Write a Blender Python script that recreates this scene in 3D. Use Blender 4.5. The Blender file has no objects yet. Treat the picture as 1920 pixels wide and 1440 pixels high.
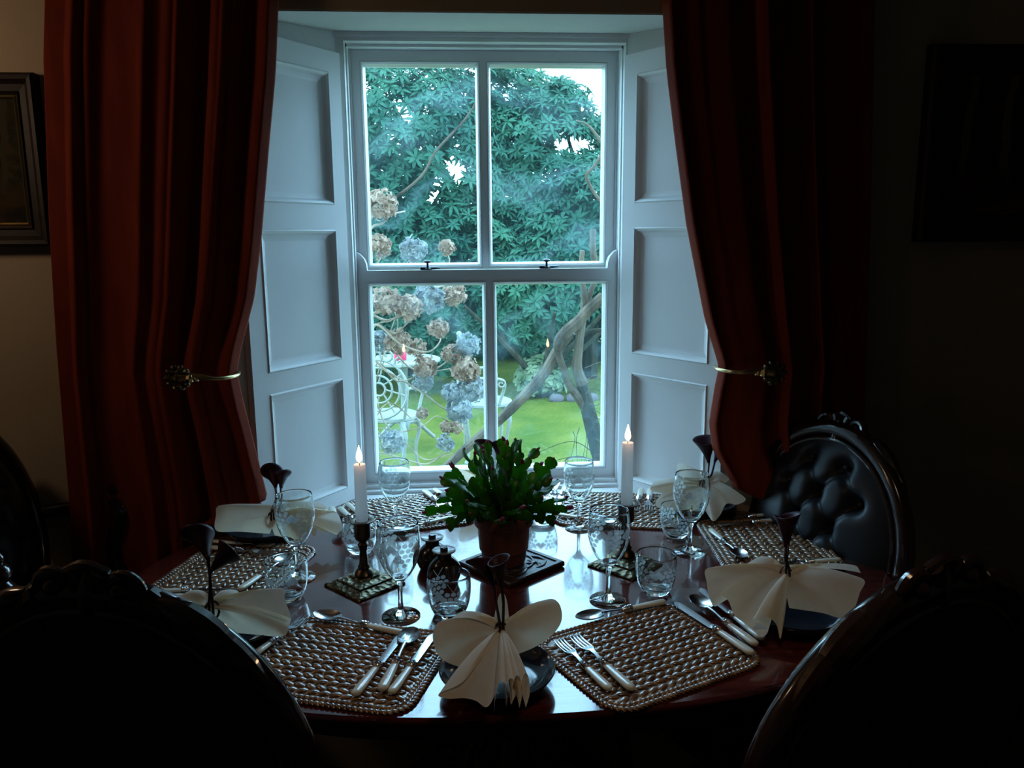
import bpy, math, random
import numpy as np
from mathutils import Vector, Matrix, Euler

rnd = random.Random(7)
nprng = np.random.default_rng(11)
S = bpy.context.scene
COL = S.collection
PI = math.pi

# ------------------------------------------------------------------ camera model (measured from the window's vanishing points)
FPX, PITCH, YAW, ROLL = 1522.2, .1827, .0719, -.0086
CAM = np.array([0., 0., 1.55])
FW = np.array([math.sin(YAW) * math.cos(PITCH), math.cos(YAW) * math.cos(PITCH), -math.sin(PITCH)])
RT = np.array([math.cos(YAW), -math.sin(YAW), 0.])
UP = np.cross(RT, FW)
R2 = math.cos(ROLL) * RT + math.sin(ROLL) * UP
U2 = -math.sin(ROLL) * RT + math.cos(ROLL) * UP


def _ray(px, py):
    return FW + (px - 960) / FPX * R2 + (720 - py) / FPX * U2


def P(px, py, z):
    """world point at height z seen along a sight line of the survey"""
    d = _ray(px, py)
    return CAM + (z - CAM[2]) / d[2] * d


def PY(px, py, y):
    """world point at distance y seen along a sight line of the survey"""
    d = _ray(px, py)
    return CAM + y / d[1] * d


cam = bpy.data.cameras.new('camera')
cam.sensor_width = 36
cam.lens = FPX / 1920 * 36
cam.clip_start = .05
cam.clip_end = 200
co = bpy.data.objects.new('camera', cam)
COL.objects.link(co)
m = Matrix.Identity(4)
for i in range(3):
    m[i][0] = R2[i]
    m[i][1] = U2[i]
    m[i][2] = -FW[i]
    m[i][3] = CAM[i]
co.matrix_world = m
S.camera = co


# ------------------------------------------------------------------ mesh helpers
def V(*a):
    return np.array(a, float)


def unit(a):
    a = np.asarray(a, float)
    n = np.linalg.norm(a)
    return a / n if n > 1e-12 else a


def crv(pts, n):
    """resample a Catmull-Rom curve through pts to n points"""
    pts = np.asarray(pts, float)
    k = len(pts)
    if k == 2:
        t = np.linspace(0, 1, n)[:, None]
        return pts[0] * (1 - t) + pts[1] * t
    ext = np.vstack([2 * pts[0] - pts[1], pts, 2 * pts[-1] - pts[-2]])
    out = []
    for u in np.linspace(0, k - 1 - 1e-9, n):
        i = int(u)
        t = u - i
        a, b, c, d = ext[i], ext[i + 1], ext[i + 2], ext[i + 3]
        out.append(.5 * ((2 * b) + (-a + c) * t + (2 * a - 5 * b + 4 * c - d) * t * t + (-a + 3 * b - 3 * c + d) * t ** 3))
    return np.array(out)


class MB:
    def __init__(self):
        self.v = []
        self.f = []
        self.n = 0

    def add(self, v, f):
        v = np.asarray(v, float).reshape(-1, 3)
        self.v.append(v)
        o = self.n
        self.f.extend([tuple(i + o for i in q) for q in f])
        self.n += len(v)
        return self

    def box(self, x0, x1, y0, y1, z0, z1, M=None):
        v = np.array([(x, y, z) for z in (z0, z1) for y in (y0, y1) for x in (x0, x1)], float)
        if M is not None:
            v = xf(M, v)
        return self.add(v, [(0, 2, 3, 1), (4, 5, 7, 6), (0, 1, 5, 4), (2, 6, 7, 3), (0, 4, 6, 2), (1, 3, 7, 5)])

    def grid(self, rows, close_u=False, close_v=False):
        rows = np.asarray(rows, float)
        a, b = rows.shape[:2]
        f = []
        for i in range(a if close_u else a - 1):
            for j in range(b if close_v else b - 1):
                f.append((i * b + j, i * b + (j + 1) % b, ((i + 1) % a) * b + (j + 1) % b, ((i + 1) % a) * b + j))
        return self.add(rows.reshape(-1, 3), f)

    def lathe(self, prof, c=(0, 0, 0), n=32, M=None, closed=False):
        rows = []
        for r, z in prof:
            t = np.arange(n) / n * 2 * PI
            rows.append(np.stack([r * np.cos(t), r * np.sin(t), np.full(n, z)], 1))
        rows = np.array(rows)
        if M is not None:
            rows = xf(M, rows.reshape(-1, 3)).reshape(rows.shape)
        rows = rows + np.asarray(c, float)
        o = self.n
        k = len(rows)
        self.grid(rows, close_u=closed, close_v=True)
        if not closed:
            if prof[0][0] > 1e-5:
                self.f.append(tuple(o + j for j in range(n))[::-1])
            if prof[-1][0] > 1e-5:
                self.f.append(tuple(o + (k - 1) * n + j for j in range(n)))
        return self

    def tube(self, pts, r, n=8, flat=1., up=None, res=0, caps=True, closed=False):
        pts = np.asarray(pts, float)
        if res:
            k = len(pts)
            if not np.isscalar(r):
                r = np.interp(np.linspace(0, k - 1, res), np.arange(k), np.asarray(r, float))
            pts = crv(pts, res)
        k = len(pts)
        r = np.full(k, r, float) if np.isscalar(r) else np.asarray(r, float)
        rows = []
        if closed:
            tang = np.array([unit(pts[(i + 1) % k] - pts[i - 1]) for i in range(k)])
        else:
            tang = np.array([unit(pts[min(i + 1, k - 1)] - pts[max(i - 1, 0)]) for i in range(k)])
        a = unit(np.asarray(up, float)) if up is not None else (V(0, 0, 1) if abs(tang[0][2]) < .9 else V(1, 0, 0))
        for i in range(k):
            if up is not None:
                a = unit(np.asarray(up, float))
            a = unit(a - tang[i] * (a @ tang[i]))
            b = np.cross(tang[i], a)
            t = np.arange(n) / n * 2 * PI
            rows.append(pts[i] + r[i] * (np.outer(np.cos(t), b) + flat * np.outer(np.sin(t), a)))
        o = self.n
        self.grid(rows, close_u=closed, close_v=True)
        if caps and not closed:
            self.f.append(tuple(o + j for j in range(n))[::-1])
            self.f.append(tuple(o + (k - 1) * n + j for j in range(n)))
        return self

    def ball(self, c, r, n=12, sc=(1, 1, 1), M=None):
        rows = []
        for i in range(n // 2 + 1):
            p = i / (n // 2) * PI
            q = max(math.sin(p), 1e-4)
            t = np.arange(n) / n * 2 * PI
            rows.append(np.stack([q * np.cos(t) * sc[0], q * np.sin(t) * sc[1], np.full(n, -math.cos(p)) * sc[2]], 1) * r)
        rows = np.array(rows)
        if M is not None:
            rows = xf(M, rows.reshape(-1, 3)).reshape(rows.shape)
        return self.grid(rows + np.asarray(c, float), close_v=True)

    def prism(self, poly, z0, z1):
        k = len(poly)
        v = [(x, y, z0) for x, y in poly] + [(x, y, z1) for x, y in poly]
        return self.add(v, [tuple(range(k))[::-1], tuple(range(k, 2 * k))] + [(i, (i + 1) % k, k + (i + 1) % k, k + i) for i in range(k)])

    def mesh(self, name, mat, smooth=35):
        me = bpy.data.meshes.new(name)
        me.from_pydata(np.vstack(self.v).tolist(), [], self.f)
        me.update()
        if mat:
            me.materials.append(mat)
        if smooth:
            me.polygons.foreach_set('use_smooth', [True] * len(me.polygons))
            me.set_sharp_from_angle(angle=math.radians(smooth))
        return me

    def build(self, name, mat, parent=None, smooth=35, loc=(0, 0, 0), rot=(0, 0, 0)):
        o = bpy.data.objects.new(name, self.mesh(name, mat, smooth))
        COL.objects.link(o)
        o.location = loc
        o.rotation_euler = rot
        if parent:
            o.parent = parent
        return o


def xf(M, v):
    M = np.array(M)
    return np.asarray(v) @ M[:3, :3].T + M[:3, 3]


def tag(o, label=None, cat=None, group=None, kind=None):
    if label:
        o['label'] = label
    if cat:
        o['category'] = cat
    if group:
        o['group'] = group
    if kind:
        o['kind'] = kind
    return o


def thing(name, label, cat, loc=(0, 0, 0), rz=0, group=None):
    o = bpy.data.objects.new(name, None)
    o.empty_display_size = .05
    COL.objects.link(o)
    o.location = loc
    o.rotation_euler = (0, 0, rz)
    return tag(o, label, cat, group)


def copy_tree(o, parent=None):
    c = o.copy()
    COL.objects.link(c)
    if parent:
        c.parent = parent
    for ch in list(o.children):
        copy_tree(ch, c)
    return c


def struct(o):
    o['kind'] = 'structure'
    return o


def solid(o, t, sub=0, off=0):
    s = o.modifiers.new('thickness', 'SOLIDIFY')
    s.thickness = t
    s.offset = off
    if sub:
        q = o.modifiers.new('smooth', 'SUBSURF')
        q.levels = q.render_levels = sub
    return o


# ------------------------------------------------------------------ materials
def mat(name, col=(.5, .5, .5), rough=.5, metal=0, **kw):
    m = bpy.data.materials.new(name)
    m.use_nodes = True
    nt = m.node_tree
    b = nt.nodes['Principled BSDF']
    b.inputs['Base Color'].default_value = (*col, 1)
    b.inputs['Roughness'].default_value = rough
    b.inputs['Metallic'].default_value = metal
    for k, v in kw.items():
        b.inputs[k.replace('_', ' ')].default_value = v
    return m


def nd(m, t, **kw):
    n = m.node_tree.nodes.new(t)
    for k, v in kw.items():
        if hasattr(n, k):
            setattr(n, k, v)
        else:
            n.inputs[k.replace('_', ' ')].default_value = v
    return n


def ln(m, a, b):
    m.node_tree.links.new(a, b)


def bsdf(m):
    return m.node_tree.nodes['Principled BSDF']


def coords(m, scale=(1, 1, 1), rot=(0, 0, 0), kind='Object'):
    t = nd(m, 'ShaderNodeTexCoord')
    mp = nd(m, 'ShaderNodeMapping')
    mp.inputs['Scale'].default_value = scale
    mp.inputs['Rotation'].default_value = rot
    ln(m, t.outputs[kind], mp.inputs['Vector'])
    return mp.outputs['Vector']


def ramp(m, fac, stops):
    r = nd(m, 'ShaderNodeValToRGB')
    e = r.color_ramp.elements
    while len(e) < len(stops):
        e.new(.5)
    for i, (p, c) in enumerate(stops):
        e[i].position = p
        e[i].color = (*c, 1)
    ln(m, fac, r.inputs['Fac'])
    return r.outputs['Color']


def vary(m, c0, c1, scale=8, sc=(1, 1, 1), detail=4, kind='Object', lo=.35, hi=.65):
    n = nd(m, 'ShaderNodeTexNoise', Scale=scale, Detail=detail)
    ln(m, coords(m, sc, kind=kind), n.inputs['Vector'])
    c = ramp(m, n.outputs['Fac'], [(lo, c0), (hi, c1)])
    ln(m, c, bsdf(m).inputs['Base Color'])
    return n.outputs['Fac']


def bump(m, fac, strength=.3, dist=.002):
    b = nd(m, 'ShaderNodeBump', Strength=strength, Distance=dist)
    ln(m, fac, b.inputs['Height'])
    ln(m, b.outputs['Normal'], bsdf(m).inputs['Normal'])


def noise_bump(m, scale=40, strength=.3, dist=.002, sc=(1, 1, 1), detail=4):
    n = nd(m, 'ShaderNodeTexNoise', Scale=scale, Detail=detail)
    ln(m, coords(m, sc), n.inputs['Vector'])
    bump(m, n.outputs['Fac'], strength, dist)


M = {}
M['wall'] = mat('tan wall paint', (.46, .36, .25), .85)
vary(M['wall'], (.44, .345, .235), (.48, .375, .265), 3)
noise_bump(M['wall'], 60, .25, .002)
M['room'] = mat('dark room paint', (.12, .09, .07), .9)
vary(M['room'], (.34, .30, .25), (.38, .34, .28), 2)
M['floor'] = mat('dark stained boards', (.05, .03, .02), .5)
vary(M['floor'], (.018, .010, .008), (.03, .018, .012), 4, (1, 12, 1))
M['white'] = mat('white gloss paint', (.74, .735, .73), .35)
vary(M['white'], (.725, .72, .715), (.755, .75, .745), 5)
noise_bump(M['white'], 30, .08, .001)
M['plaster'] = mat('white plaster', (.62, .61, .59), .8)
noise_bump(M['plaster'], 25, .3, .003)
M['skirt'] = mat('dark skirting paint', (.05, .04, .03), .6)
noise_bump(M['skirt'], 30, .1, .001)

# curtain cloth: fine woven twill
c = M['curtain'] = mat('rust red curtain cloth', (.33, .055, .02), .85)
vary(c, (.165, .021, .009), (.215, .031, .012), 30, (1, 1, .2))
w = nd(c, 'ShaderNodeTexWave', Scale=160)
ln(c, coords(c), w.inputs['Vector'])
bump(c, w.outputs['Fac'], .15, .001)
bsdf(c).inputs['Sheen Weight'].default_value = .04
bsdf(c).inputs['Specular IOR Level'].default_value = .15
bsdf(c).inputs['Sheen Tint'].default_value = (.9, .35, .12, 1)
bsdf(c).inputs['Sheen Roughness'].default_value = .4
bsdf(c).inputs['Subsurface Weight'].default_value = 0

# table: polished mahogany with brushed, streaky varnish
t = M['table'] = mat('polished mahogany', (.09, .016, .010), .16, Specular_IOR_Level=.2)
vary(t, (.055, .009, .007), (.115, .019, .013), 5, (1.5, 22, 6), 6)
n1 = nd(t, 'ShaderNodeTexNoise', Scale=9, Detail=5)
ln(t, coords(t, (1.2, 26, 8)), n1.inputs['Vector'])
bump(t, n1.outputs['Fac'], .16, .002)
r1 = nd(t, 'ShaderNodeMapRange')
r1.inputs['From Min'].default_value = .3
r1.inputs['From Max'].default_value = .75
r1.inputs['To Min'].default_value = .10
r1.inputs['To Max'].default_value = .26
ln(t, n1.outputs['Fac'], r1.inputs['Value'])
ln(t, r1.outputs['Result'], bsdf(t).inputs['Roughness'])
bsdf(t).inputs['IOR'].default_value = 1.55
bsdf(t).inputs['Coat Weight'].default_value = 1.
bsdf(t).inputs['Coat Roughness'].default_value = .07
bsdf(t).inputs['Coat IOR'].default_value = 1.52

M['chairwood'] = mat('dark carved mahogany', (.022, .010, .008), .16, Coat_Weight=.5)
vary(M['chairwood'], (.016, .007, .006), (.03, .013, .009), 6, (1, 8, 8))
M['leather'] = mat('black buttoned leather', (.012, .013, .017), .44, Specular_IOR_Level=.3)
noise_bump(M['leather'], 180, .12, .0008)
M['rattan'] = mat('brown woven rush', (.2, .1, .05), .24, Coat_Weight=1., Coat_Roughness=.16)
n2 = vary(M['rattan'], (.12, .055, .032), (.42, .26, .14), 55, (1, 1, 1), 3, lo=.3, hi=.7)
noise_bump(M['rattan'], 120, .25, .001, (1, 6, 1))
M['rush_base'] = mat('dark rush backing', (.06, .028, .016), .7)
noise_bump(M['rush_base'], 150, .3, .001)
M['pearl'] = mat('mother of pearl', (.80, .74, .60), .22, Coat_Weight=.5)
vary(M['pearl'], (.72, .66, .50), (.86, .82, .72), 40, (1, .3, 1))
M['silver'] = mat('worn silver plate', (.62, .63, .66), .22, 1)
noise_bump(M['silver'], 90, .05, .0005)
M['brass'] = mat('old brass', (.15, .125, .075), .42, 1)
v1 = nd(M['brass'], 'ShaderNodeTexVoronoi', Scale=75)
ln(M['brass'], coords(M['brass']), v1.inputs['Vector'])
bump(M['brass'], v1.outputs['Distance'], .8, .006)
M['brass_smooth'] = mat('dark turned brass', (.10, .07, .045), .33, 1)
noise_bump(M['brass_smooth'], 60, .1, .001)
M['gilt'] = mat('gilt metal', (.55, .42, .2), .3, 1)
noise_bump(M['gilt'], 80, .2, .001)
M['plate'] = mat('dark glazed stoneware', (.012, .014, .020), .12)
vary(M['plate'], (.010, .012, .017), (.018, .02, .028), 12)
M['jar'] = mat('dark brown glazed stoneware', (.03, .012, .008), .14)
vary(M['jar'], (.014, .008, .008), (.024, .012, .010), 10)
M['jar_disc'] = mat('grey glazed stoneware', (.16, .16, .16), .2)
noise_bump(M['jar_disc'], 50, .1, .001)
M['pot'] = mat('brown plastic pot', (.15, .045, .025), .42)
vary(M['pot'], (.135, .04, .022), (.17, .052, .03), 4)
M['soil'] = mat('dark potting soil', (.02, .014, .010), .95)
noise_bump(M['soil'], 80, .8, .01)
M['trivet'] = mat('dark carved wood', (.028, .014, .010), .4)
noise_bump(M['trivet'], 50, .4, .004, (1, 5, 1))
M['bloom'] = mat('dark burgundy flower', (.03, .006, .016), .5, Specular_IOR_Level=.25)
vary(M['bloom'], (.02, .004, .010), (.045, .009, .024), 20)
M['tie_stem'] = mat('dark purple stem', (.022, .008, .014), .4)
noise_bump(M['tie_stem'], 60, .1, .001)
M['frame'] = mat('dark picture frame wood', (.025, .014, .010), .5, Specular_IOR_Level=.25)
vary(M['frame'], (.014, .009, .007), (.026, .015, .010), 8, (1, 1, 6))
M['ironwhite'] = mat('white painted cast iron', (.21, .22, .185), .6)
noise_bump(M['ironwhite'], 40, .3, .002)
M['redglass'] = mat('red lantern glass', (.5, .015, .06), .3)
noise_bump(M['redglass'], 20, .1, .001)
M['fitting'] = mat('black iron fitting', (.012, .012, .014), .35, .6)
noise_bump(M['fitting'], 60, .1, .001)
M['bark'] = mat('grey bark', (.22, .18, .14), .9)
vary(M['bark'], (.045, .036, .028), (.15, .12, .085), 14, (1, 1, .25))
noise_bump(M['bark'], 40, .6, .01)
M['darkbark'] = mat('dark mossy bark', (.06, .06, .04), .9)
vary(M['darkbark'], (.016, .018, .011), (.05, .045, .028), 14, (1, 1, .25))
noise_bump(M['darkbark'], 40, .6, .01)
M['twig'] = mat('pale dry stem', (.42, .33, .25), .8)
vary(M['twig'], (.20, .15, .11), (.46, .38, .29), 14)
M['wick'] = mat('black wick', (.01, .008, .008), .9)
noise_bump(M['wick'], 200, .1, .001)
M['pavement'] = mat('garden stones', (.10, .09, .09), .9)
noise_bump(M['pavement'], 10, .5, .02)

# lawn
g = M['lawn'] = mat('mossy lawn', (.1, .16, .04), .95)
vary(g, (.05, .085, .012), (.125, .135, .024), 2.2, (1, 1, 1), 8, lo=.3, hi=.72)
noise_bump(g, 30, .8, .03)


def cloth(name, c0, c1, tr, fac):
    m = mat(name, c0, .9)
    vary(m, c0, c1, 60, (1, 1, 1))
    w = nd(m, 'ShaderNodeTexWave', Scale=400)
    ln(m, coords(m), w.inputs['Vector'])
    bump(m, w.outputs['Fac'], .1, .0005)
    t = nd(m, 'ShaderNodeBsdfTranslucent')
    t.inputs['Color'].default_value = (*tr, 1)
    x = nd(m, 'ShaderNodeMixShader')
    x.inputs['Fac'].default_value = fac
    out = m.node_tree.nodes['Material Output']
    ln(m, bsdf(m).outputs['BSDF'], x.inputs[1])
    ln(m, t.outputs['BSDF'], x.inputs[2])
    ln(m, x.outputs['Shader'], out.inputs['Surface'])
    return m


M['napkin'] = cloth('cream linen', (.84, .78, .68), (.90, .85, .76), (.86, .72, .52), .42)


def leafmat(name, c0, c1, tr, fac, rough=.4, scale=3., kind='Object'):
    m = mat(name, c0, rough)
    vary(m, c0, c1, scale, (1, 1, 1), kind=kind)
    t = nd(m, 'ShaderNodeBsdfTranslucent')
    t.inputs['Color'].default_value = (*tr, 1)
    x = nd(m, 'ShaderNodeMixShader')
    x.inputs['Fac'].default_value = fac
    out = m.node_tree.nodes['Material Output']
    ln(m, bsdf(m).outputs['BSDF'], x.inputs[1])
    ln(m, t.outputs['BSDF'], x.inputs[2])
    ln(m, x.outputs['Shader'], out.inputs['Surface'])
    return m


M['rhodo'] = leafmat('rhododendron leaf', (.010, .056, .036), (.034, .112, .062), (.08, .21, .09), .2, .42, 1.3)
M['shade'] = leafmat('shade darkened evergreen leaf', (.006, .022, .012), (.014, .045, .02), (.03, .08, .03), .1, .5, 2.)  # leaf colour darkened to paint the deep shade behind the rhododendrons
M['cactus'] = leafmat('fleshy green segment', (.016, .07, .010), (.045, .14, .018), (.16, .50, .03), .40, .35, 14)
M['pale_leaf'] = leafmat('pale variegated leaf', (.06, .10, .045), (.17, .21, .11), (.2, .3, .12), .2, .5, 6)
M['bud'] = mat('deep pink bud', (.22, .02, .07), .4)
vary(M['bud'], (.16, .015, .05), (.36, .05, .13), 60)
M['cactus_stem'] = mat('woody green stem', (.03, .06, .02), .6)
noise_bump(M['cactus_stem'], 80, .2, .001)
M['petal_tan'] = leafmat('dry tan petal', (.20, .12, .08), (.50, .37, .28), (.42, .30, .21), .3, .8, 25)
M['petal_blue'] = leafmat('dry grey blue petal', (.15, .17, .18), (.38, .40, .39), (.3, .33, .33), .3, .8, 25)

# leaves, bark, petals and turf are matt
for k_, v_ in (('rhodo', .14), ('shade', .05), ('petal_tan', .05), ('petal_blue', .05), ('pale_leaf', .1), ('bark', .05), ('darkbark', .05), ('twig', .1), ('lawn', .05), ('pavement', .05), ('ironwhite', .2)):
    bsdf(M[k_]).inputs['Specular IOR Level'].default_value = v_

# drinking glass
M['glass'] = mat('clear drinking glass', (.95, 1., .99), 0., Transmission_Weight=1., IOR=1.46)
m = M['etched'] = mat('frosted etching', (.80, .88, .92), .6)
t = nd(m, 'ShaderNodeBsdfTranslucent')
t.inputs['Color'].default_value = (.85, .92, .95, 1)
x = nd(m, 'ShaderNodeMixShader')
x.inputs['Fac'].default_value = .5
tr = nd(m, 'ShaderNodeBsdfTransparent')
x2 = nd(m, 'ShaderNodeMixShader')
n3 = nd(m, 'ShaderNodeTexNoise', Scale=400)
ln(m, coords(m), n3.inputs['Vector'])
r3 = nd(m, 'ShaderNodeMapRange')
r3.inputs['To Min'].default_value = .25
r3.inputs['To Max'].default_value = .5
ln(m, n3.outputs['Fac'], r3.inputs['Value'])
ln(m, r3.outputs['Result'], x2.inputs['Fac'])
ln(m, bsdf(m).outputs['BSDF'], x.inputs[1])
ln(m, t.outputs['BSDF'], x.inputs[2])
ln(m, x.outputs['Shader'], x2.inputs[1])
ln(m, tr.outputs['BSDF'], x2.inputs[2])
ln(m, x2.outputs['Shader'], m.node_tree.nodes['Material Output'].inputs['Surface'])

# window pane: clear glass with a thin smeared film of dirt that catches the daylight
m = M['pane'] = bpy.data.materials.new('old window glass')
m.use_nodes = True
m.node_tree.nodes.remove(bsdf(m))
tr = nd(m, 'ShaderNodeBsdfTransparent')
tr.inputs['Color'].default_value = (.93, .97, .97, 1)
gl = nd(m, 'ShaderNodeBsdfGlossy')
gl.inputs['Roughness'].default_value = 0
lw = nd(m, 'ShaderNodeLayerWeight')
lw.inputs['Blend'].default_value = .5
pw = nd(m, 'ShaderNodeMath', operation='POWER')
pw.inputs[1].default_value = 5
ln(m, lw.outputs['Facing'], pw.inputs[0])
ml = nd(m, 'ShaderNodeMath', operation='MULTIPLY_ADD')
ml.inputs[1].default_value = .96
ml.inputs[2].default_value = .04
ln(m, pw.outputs[0], ml.inputs[0])
mx = nd(m, 'ShaderNodeMixShader')
ln(m, ml.outputs[0], mx.inputs['Fac'])
ln(m, tr.outputs[0], mx.inputs[1])
ln(m, gl.outputs[0], mx.inputs[2])
tl = nd(m, 'ShaderNodeBsdfTranslucent')
tl.inputs['Color'].default_value = (.62, .92, .98, 1)
cz = coords(m, (1, 1, 1))
na = nd(m, 'ShaderNodeTexNoise', Scale=3.2, Detail=3)
ln(m, cz, na.inputs['Vector'])
wv = nd(m, 'ShaderNodeTexWave', Scale=2.6, Distortion=9., Detail=4)
wv.wave_type = 'RINGS'
wv.inputs['Detail Scale'].default_value = 1.4
ln(m, cz, wv.inputs['Vector'])
nf = nd(m, 'ShaderNodeTexNoise', Scale=60, Detail=5)
ln(m, cz, nf.inputs['Vector'])
m1 = nd(m, 'ShaderNodeMath', operation='POWER')
ln(m, wv.outputs['Fac'], m1.inputs[0])
m1.inputs[1].default_value = 5
m2 = nd(m, 'ShaderNodeMath', operation='MULTIPLY')
ln(m, m1.outputs[0], m2.inputs[0])
ln(m, nf.outputs['Fac'], m2.inputs[1])
m2b = nd(m, 'ShaderNodeMath', operation='MULTIPLY')
ln(m, m2.outputs[0], m2b.inputs[0])
ln(m, na.outputs['Fac'], m2b.inputs[1])
m3 = nd(m, 'ShaderNodeMath', operation='MULTIPLY_ADD')
ln(m, m2b.outputs[0], m3.inputs[0])
m3.inputs[1].default_value = .08
m3.inputs[2].default_value = .0015
m4 = nd(m, 'ShaderNodeMath', operation='MULTIPLY_ADD')
mp3 = nd(m, 'ShaderNodeMath', operation='POWER')
ln(m, na.outputs['Fac'], mp3.inputs[0])
mp3.inputs[1].default_value = 3
ln(m, mp3.outputs[0], m4.inputs[0])
m4.inputs[1].default_value = .024
ln(m, m3.outputs[0], m4.inputs[2])
mx2 = nd(m, 'ShaderNodeMixShader')
ln(m, m4.outputs[0], mx2.inputs['Fac'])
ln(m, mx.outputs[0], mx2.inputs[1])
ln(m, tl.outputs[0], mx2.inputs[2])
ln(m, mx2.outputs[0], m.node_tree.nodes['Material Output'].inputs['Surface'])

# candle wax and flame
m = M['wax'] = mat('white candle wax', (.88, .88, .86), .5)
t = nd(m, 'ShaderNodeBsdfTranslucent')
t.inputs['Color'].default_value = (.97, .95, .93, 1)
x = nd(m, 'ShaderNodeMixShader')
x.inputs['Fac'].default_value = .62
ln(m, bsdf(m).outputs['BSDF'], x.inputs[1])
ln(m, t.outputs['BSDF'], x.inputs[2])
ln(m, x.outputs['Shader'], m.node_tree.nodes['Material Output'].inputs['Surface'])
noise_bump(M['wax'], 40, .05, .001)
m = M['flame'] = bpy.data.materials.new('candle flame')
m.use_nodes = True
m.node_tree.nodes.remove(bsdf(m))
em = nd(m, 'ShaderNodeEmission')
gt = nd(m, 'ShaderNodeTexCoord')
sx = nd(m, 'ShaderNodeSeparateXYZ')
ln(m, gt.outputs['Generated'], sx.inputs[0])
cc = ramp(m, sx.outputs['Z'], [(0., (.9, .35, .18)), (.3, (1., .72, .42)), (1., (1., .62, .28))])
ln(m, cc, em.inputs['Color'])
em.inputs['Strength'].default_value = 26
ln(m, em.outputs[0], m.node_tree.nodes['Material Output'].inputs['Surface'])


def paintmat(name, dark, mid, warm, pale):
    """an oil painting of a wood: dusky trees above a path"""
    m = mat(name, dark, .75, Specular_IOR_Level=.15)
    uv = nd(m, 'ShaderNodeTexCoord')
    sp = nd(m, 'ShaderNodeSeparateXYZ')
    ln(m, uv.outputs['Generated'], sp.inputs[0])
    n = nd(m, 'ShaderNodeTexNoise', Scale=9, Detail=7, Roughness=.7)
    ln(m, uv.outputs['Generated'], n.inputs['Vector'])
    foliage = ramp(m, n.outputs['Fac'], [(.38, dark), (.55, mid), (.68, warm)])
    wv = nd(m, 'ShaderNodeTexWave', Scale=1.6, Distortion=3.5, Detail=3)
    ln(m, uv.outputs['Generated'], wv.inputs['Vector'])
    tr = ramp(m, wv.outputs['Fac'], [(.86, (0, 0, 0)), (.93, (1, 1, 1))])
    a = nd(m, 'ShaderNodeMix', data_type='RGBA')
    ln(m, tr, a.inputs[0])
    ln(m, foliage, a.inputs[6])
    a.inputs[7].default_value = (*pale, 1)
    gr = ramp(m, sp.outputs['Z'], [(.22, (1, 1, 1)), (.36, (0, 0, 0))])
    n2 = nd(m, 'ShaderNodeTexNoise', Scale=5, Detail=5)
    ln(m, uv.outputs['Generated'], n2.inputs['Vector'])
    ground = ramp(m, n2.outputs['Fac'], [(.4, dark), (.65, warm)])
    b = nd(m, 'ShaderNodeMix', data_type='RGBA')
    ln(m, gr, b.inputs[0])
    ln(m, a.outputs[2], b.inputs[6])
    ln(m, ground, b.inputs[7])
    ln(m, b.outputs[2], bsdf(m).inputs['Base Color'])
    return m


M['paint_a'] = paintmat('green woodland oil painting', (.010, .008, .004), (.030, .028, .010), (.06, .035, .012), (.04, .035, .02))
M['paint_b'] = paintmat('russet woodland oil painting', (.008, .007, .006), (.03, .015, .010), (.10, .035, .015), (.13, .11, .09))

# ------------------------------------------------------------------ room shell
TZ = .79          # table top
WY = 2.10         # wall plane
FY = 2.449        # where the reveals meet the window frame
BY = 2.503        # staff bead plane
XL2, XR2 = -.314, .5197
XL, XR = -.291, .5146
AL = .60
SA, CA = math.sin(AL), math.cos(AL)
SW = (FY - WY) / CA                       # width of the splayed reveal
WXL, WXR = XL2 - SW * SA, XR2 + SW * SA   # edges of the recess in the wall

b = MB()
b.prism([(-2.6, WY), (WXL, WY), (XL2 - .03, FY + .0), (XL2 - .03, 2.62), (-2.6, 2.62)], 0, 2.7)
b.prism([(2.6, WY), (2.6, 2.62), (XR2 + .03, 2.62), (XR2 + .03, FY), (WXR, WY)], 0, 2.7)
# above the recess: the soffit rises a little towards the window
z0, z1 = 2.082, 2.118
b.add([(WXL, WY, z0), (WXR, WY, z0), (WXR, WY, 2.7), (WXL, WY, 2.7), (XL2 - .03, FY, z1), (XR2 + .03, FY, z1), (XR2 + .03, FY, 2.7), (XL2 - .03, FY, 2.7),
       (XL2 - .03, 2.62, z1 + .03), (XR2 + .03, 2.62, z1 + .03), (XR2 + .03, 2.62, 2.7), (XL2 - .03, 2.62, 2.7)],
      [(0, 1, 2, 3), (1, 0, 4, 5), (4, 8, 9, 5), (8, 11, 10, 9), (3, 2, 6, 7), (7, 6, 10, 11)])
b.prism([(WXL, WY), (WXR, WY), (XR2 + .03, FY), (XR2 + .03, 2.62), (XL2 - .03, 2.62), (XL2 - .03, FY)], 0, .72)
struct(b.build('wall_back', M['wall'], smooth=0))
struct(MB().box(-2.7, -2.6, -2.6, 2.62, 0, 2.7).build('wall_left', M['room'], smooth=0))
struct(MB().box(2.6, 2.7, -2.6, 2.62, 0, 2.7).build('wall_right', M['room'], smooth=0))
struct(MB().box(-2.7, 2.7, -2.7, -2.6, 0, 2.7).build('wall_front', M['room'], smooth=0))
struct(MB().box(-2.7, 2.7, -2.7, 2.62, -.1, 0).build('floor', M['floor'], smooth=0))
struct(MB().box(-2.7, 2.7, -2.7, 2.62, 2.7, 2.8).build('ceiling', M['room'], smooth=0))
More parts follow.
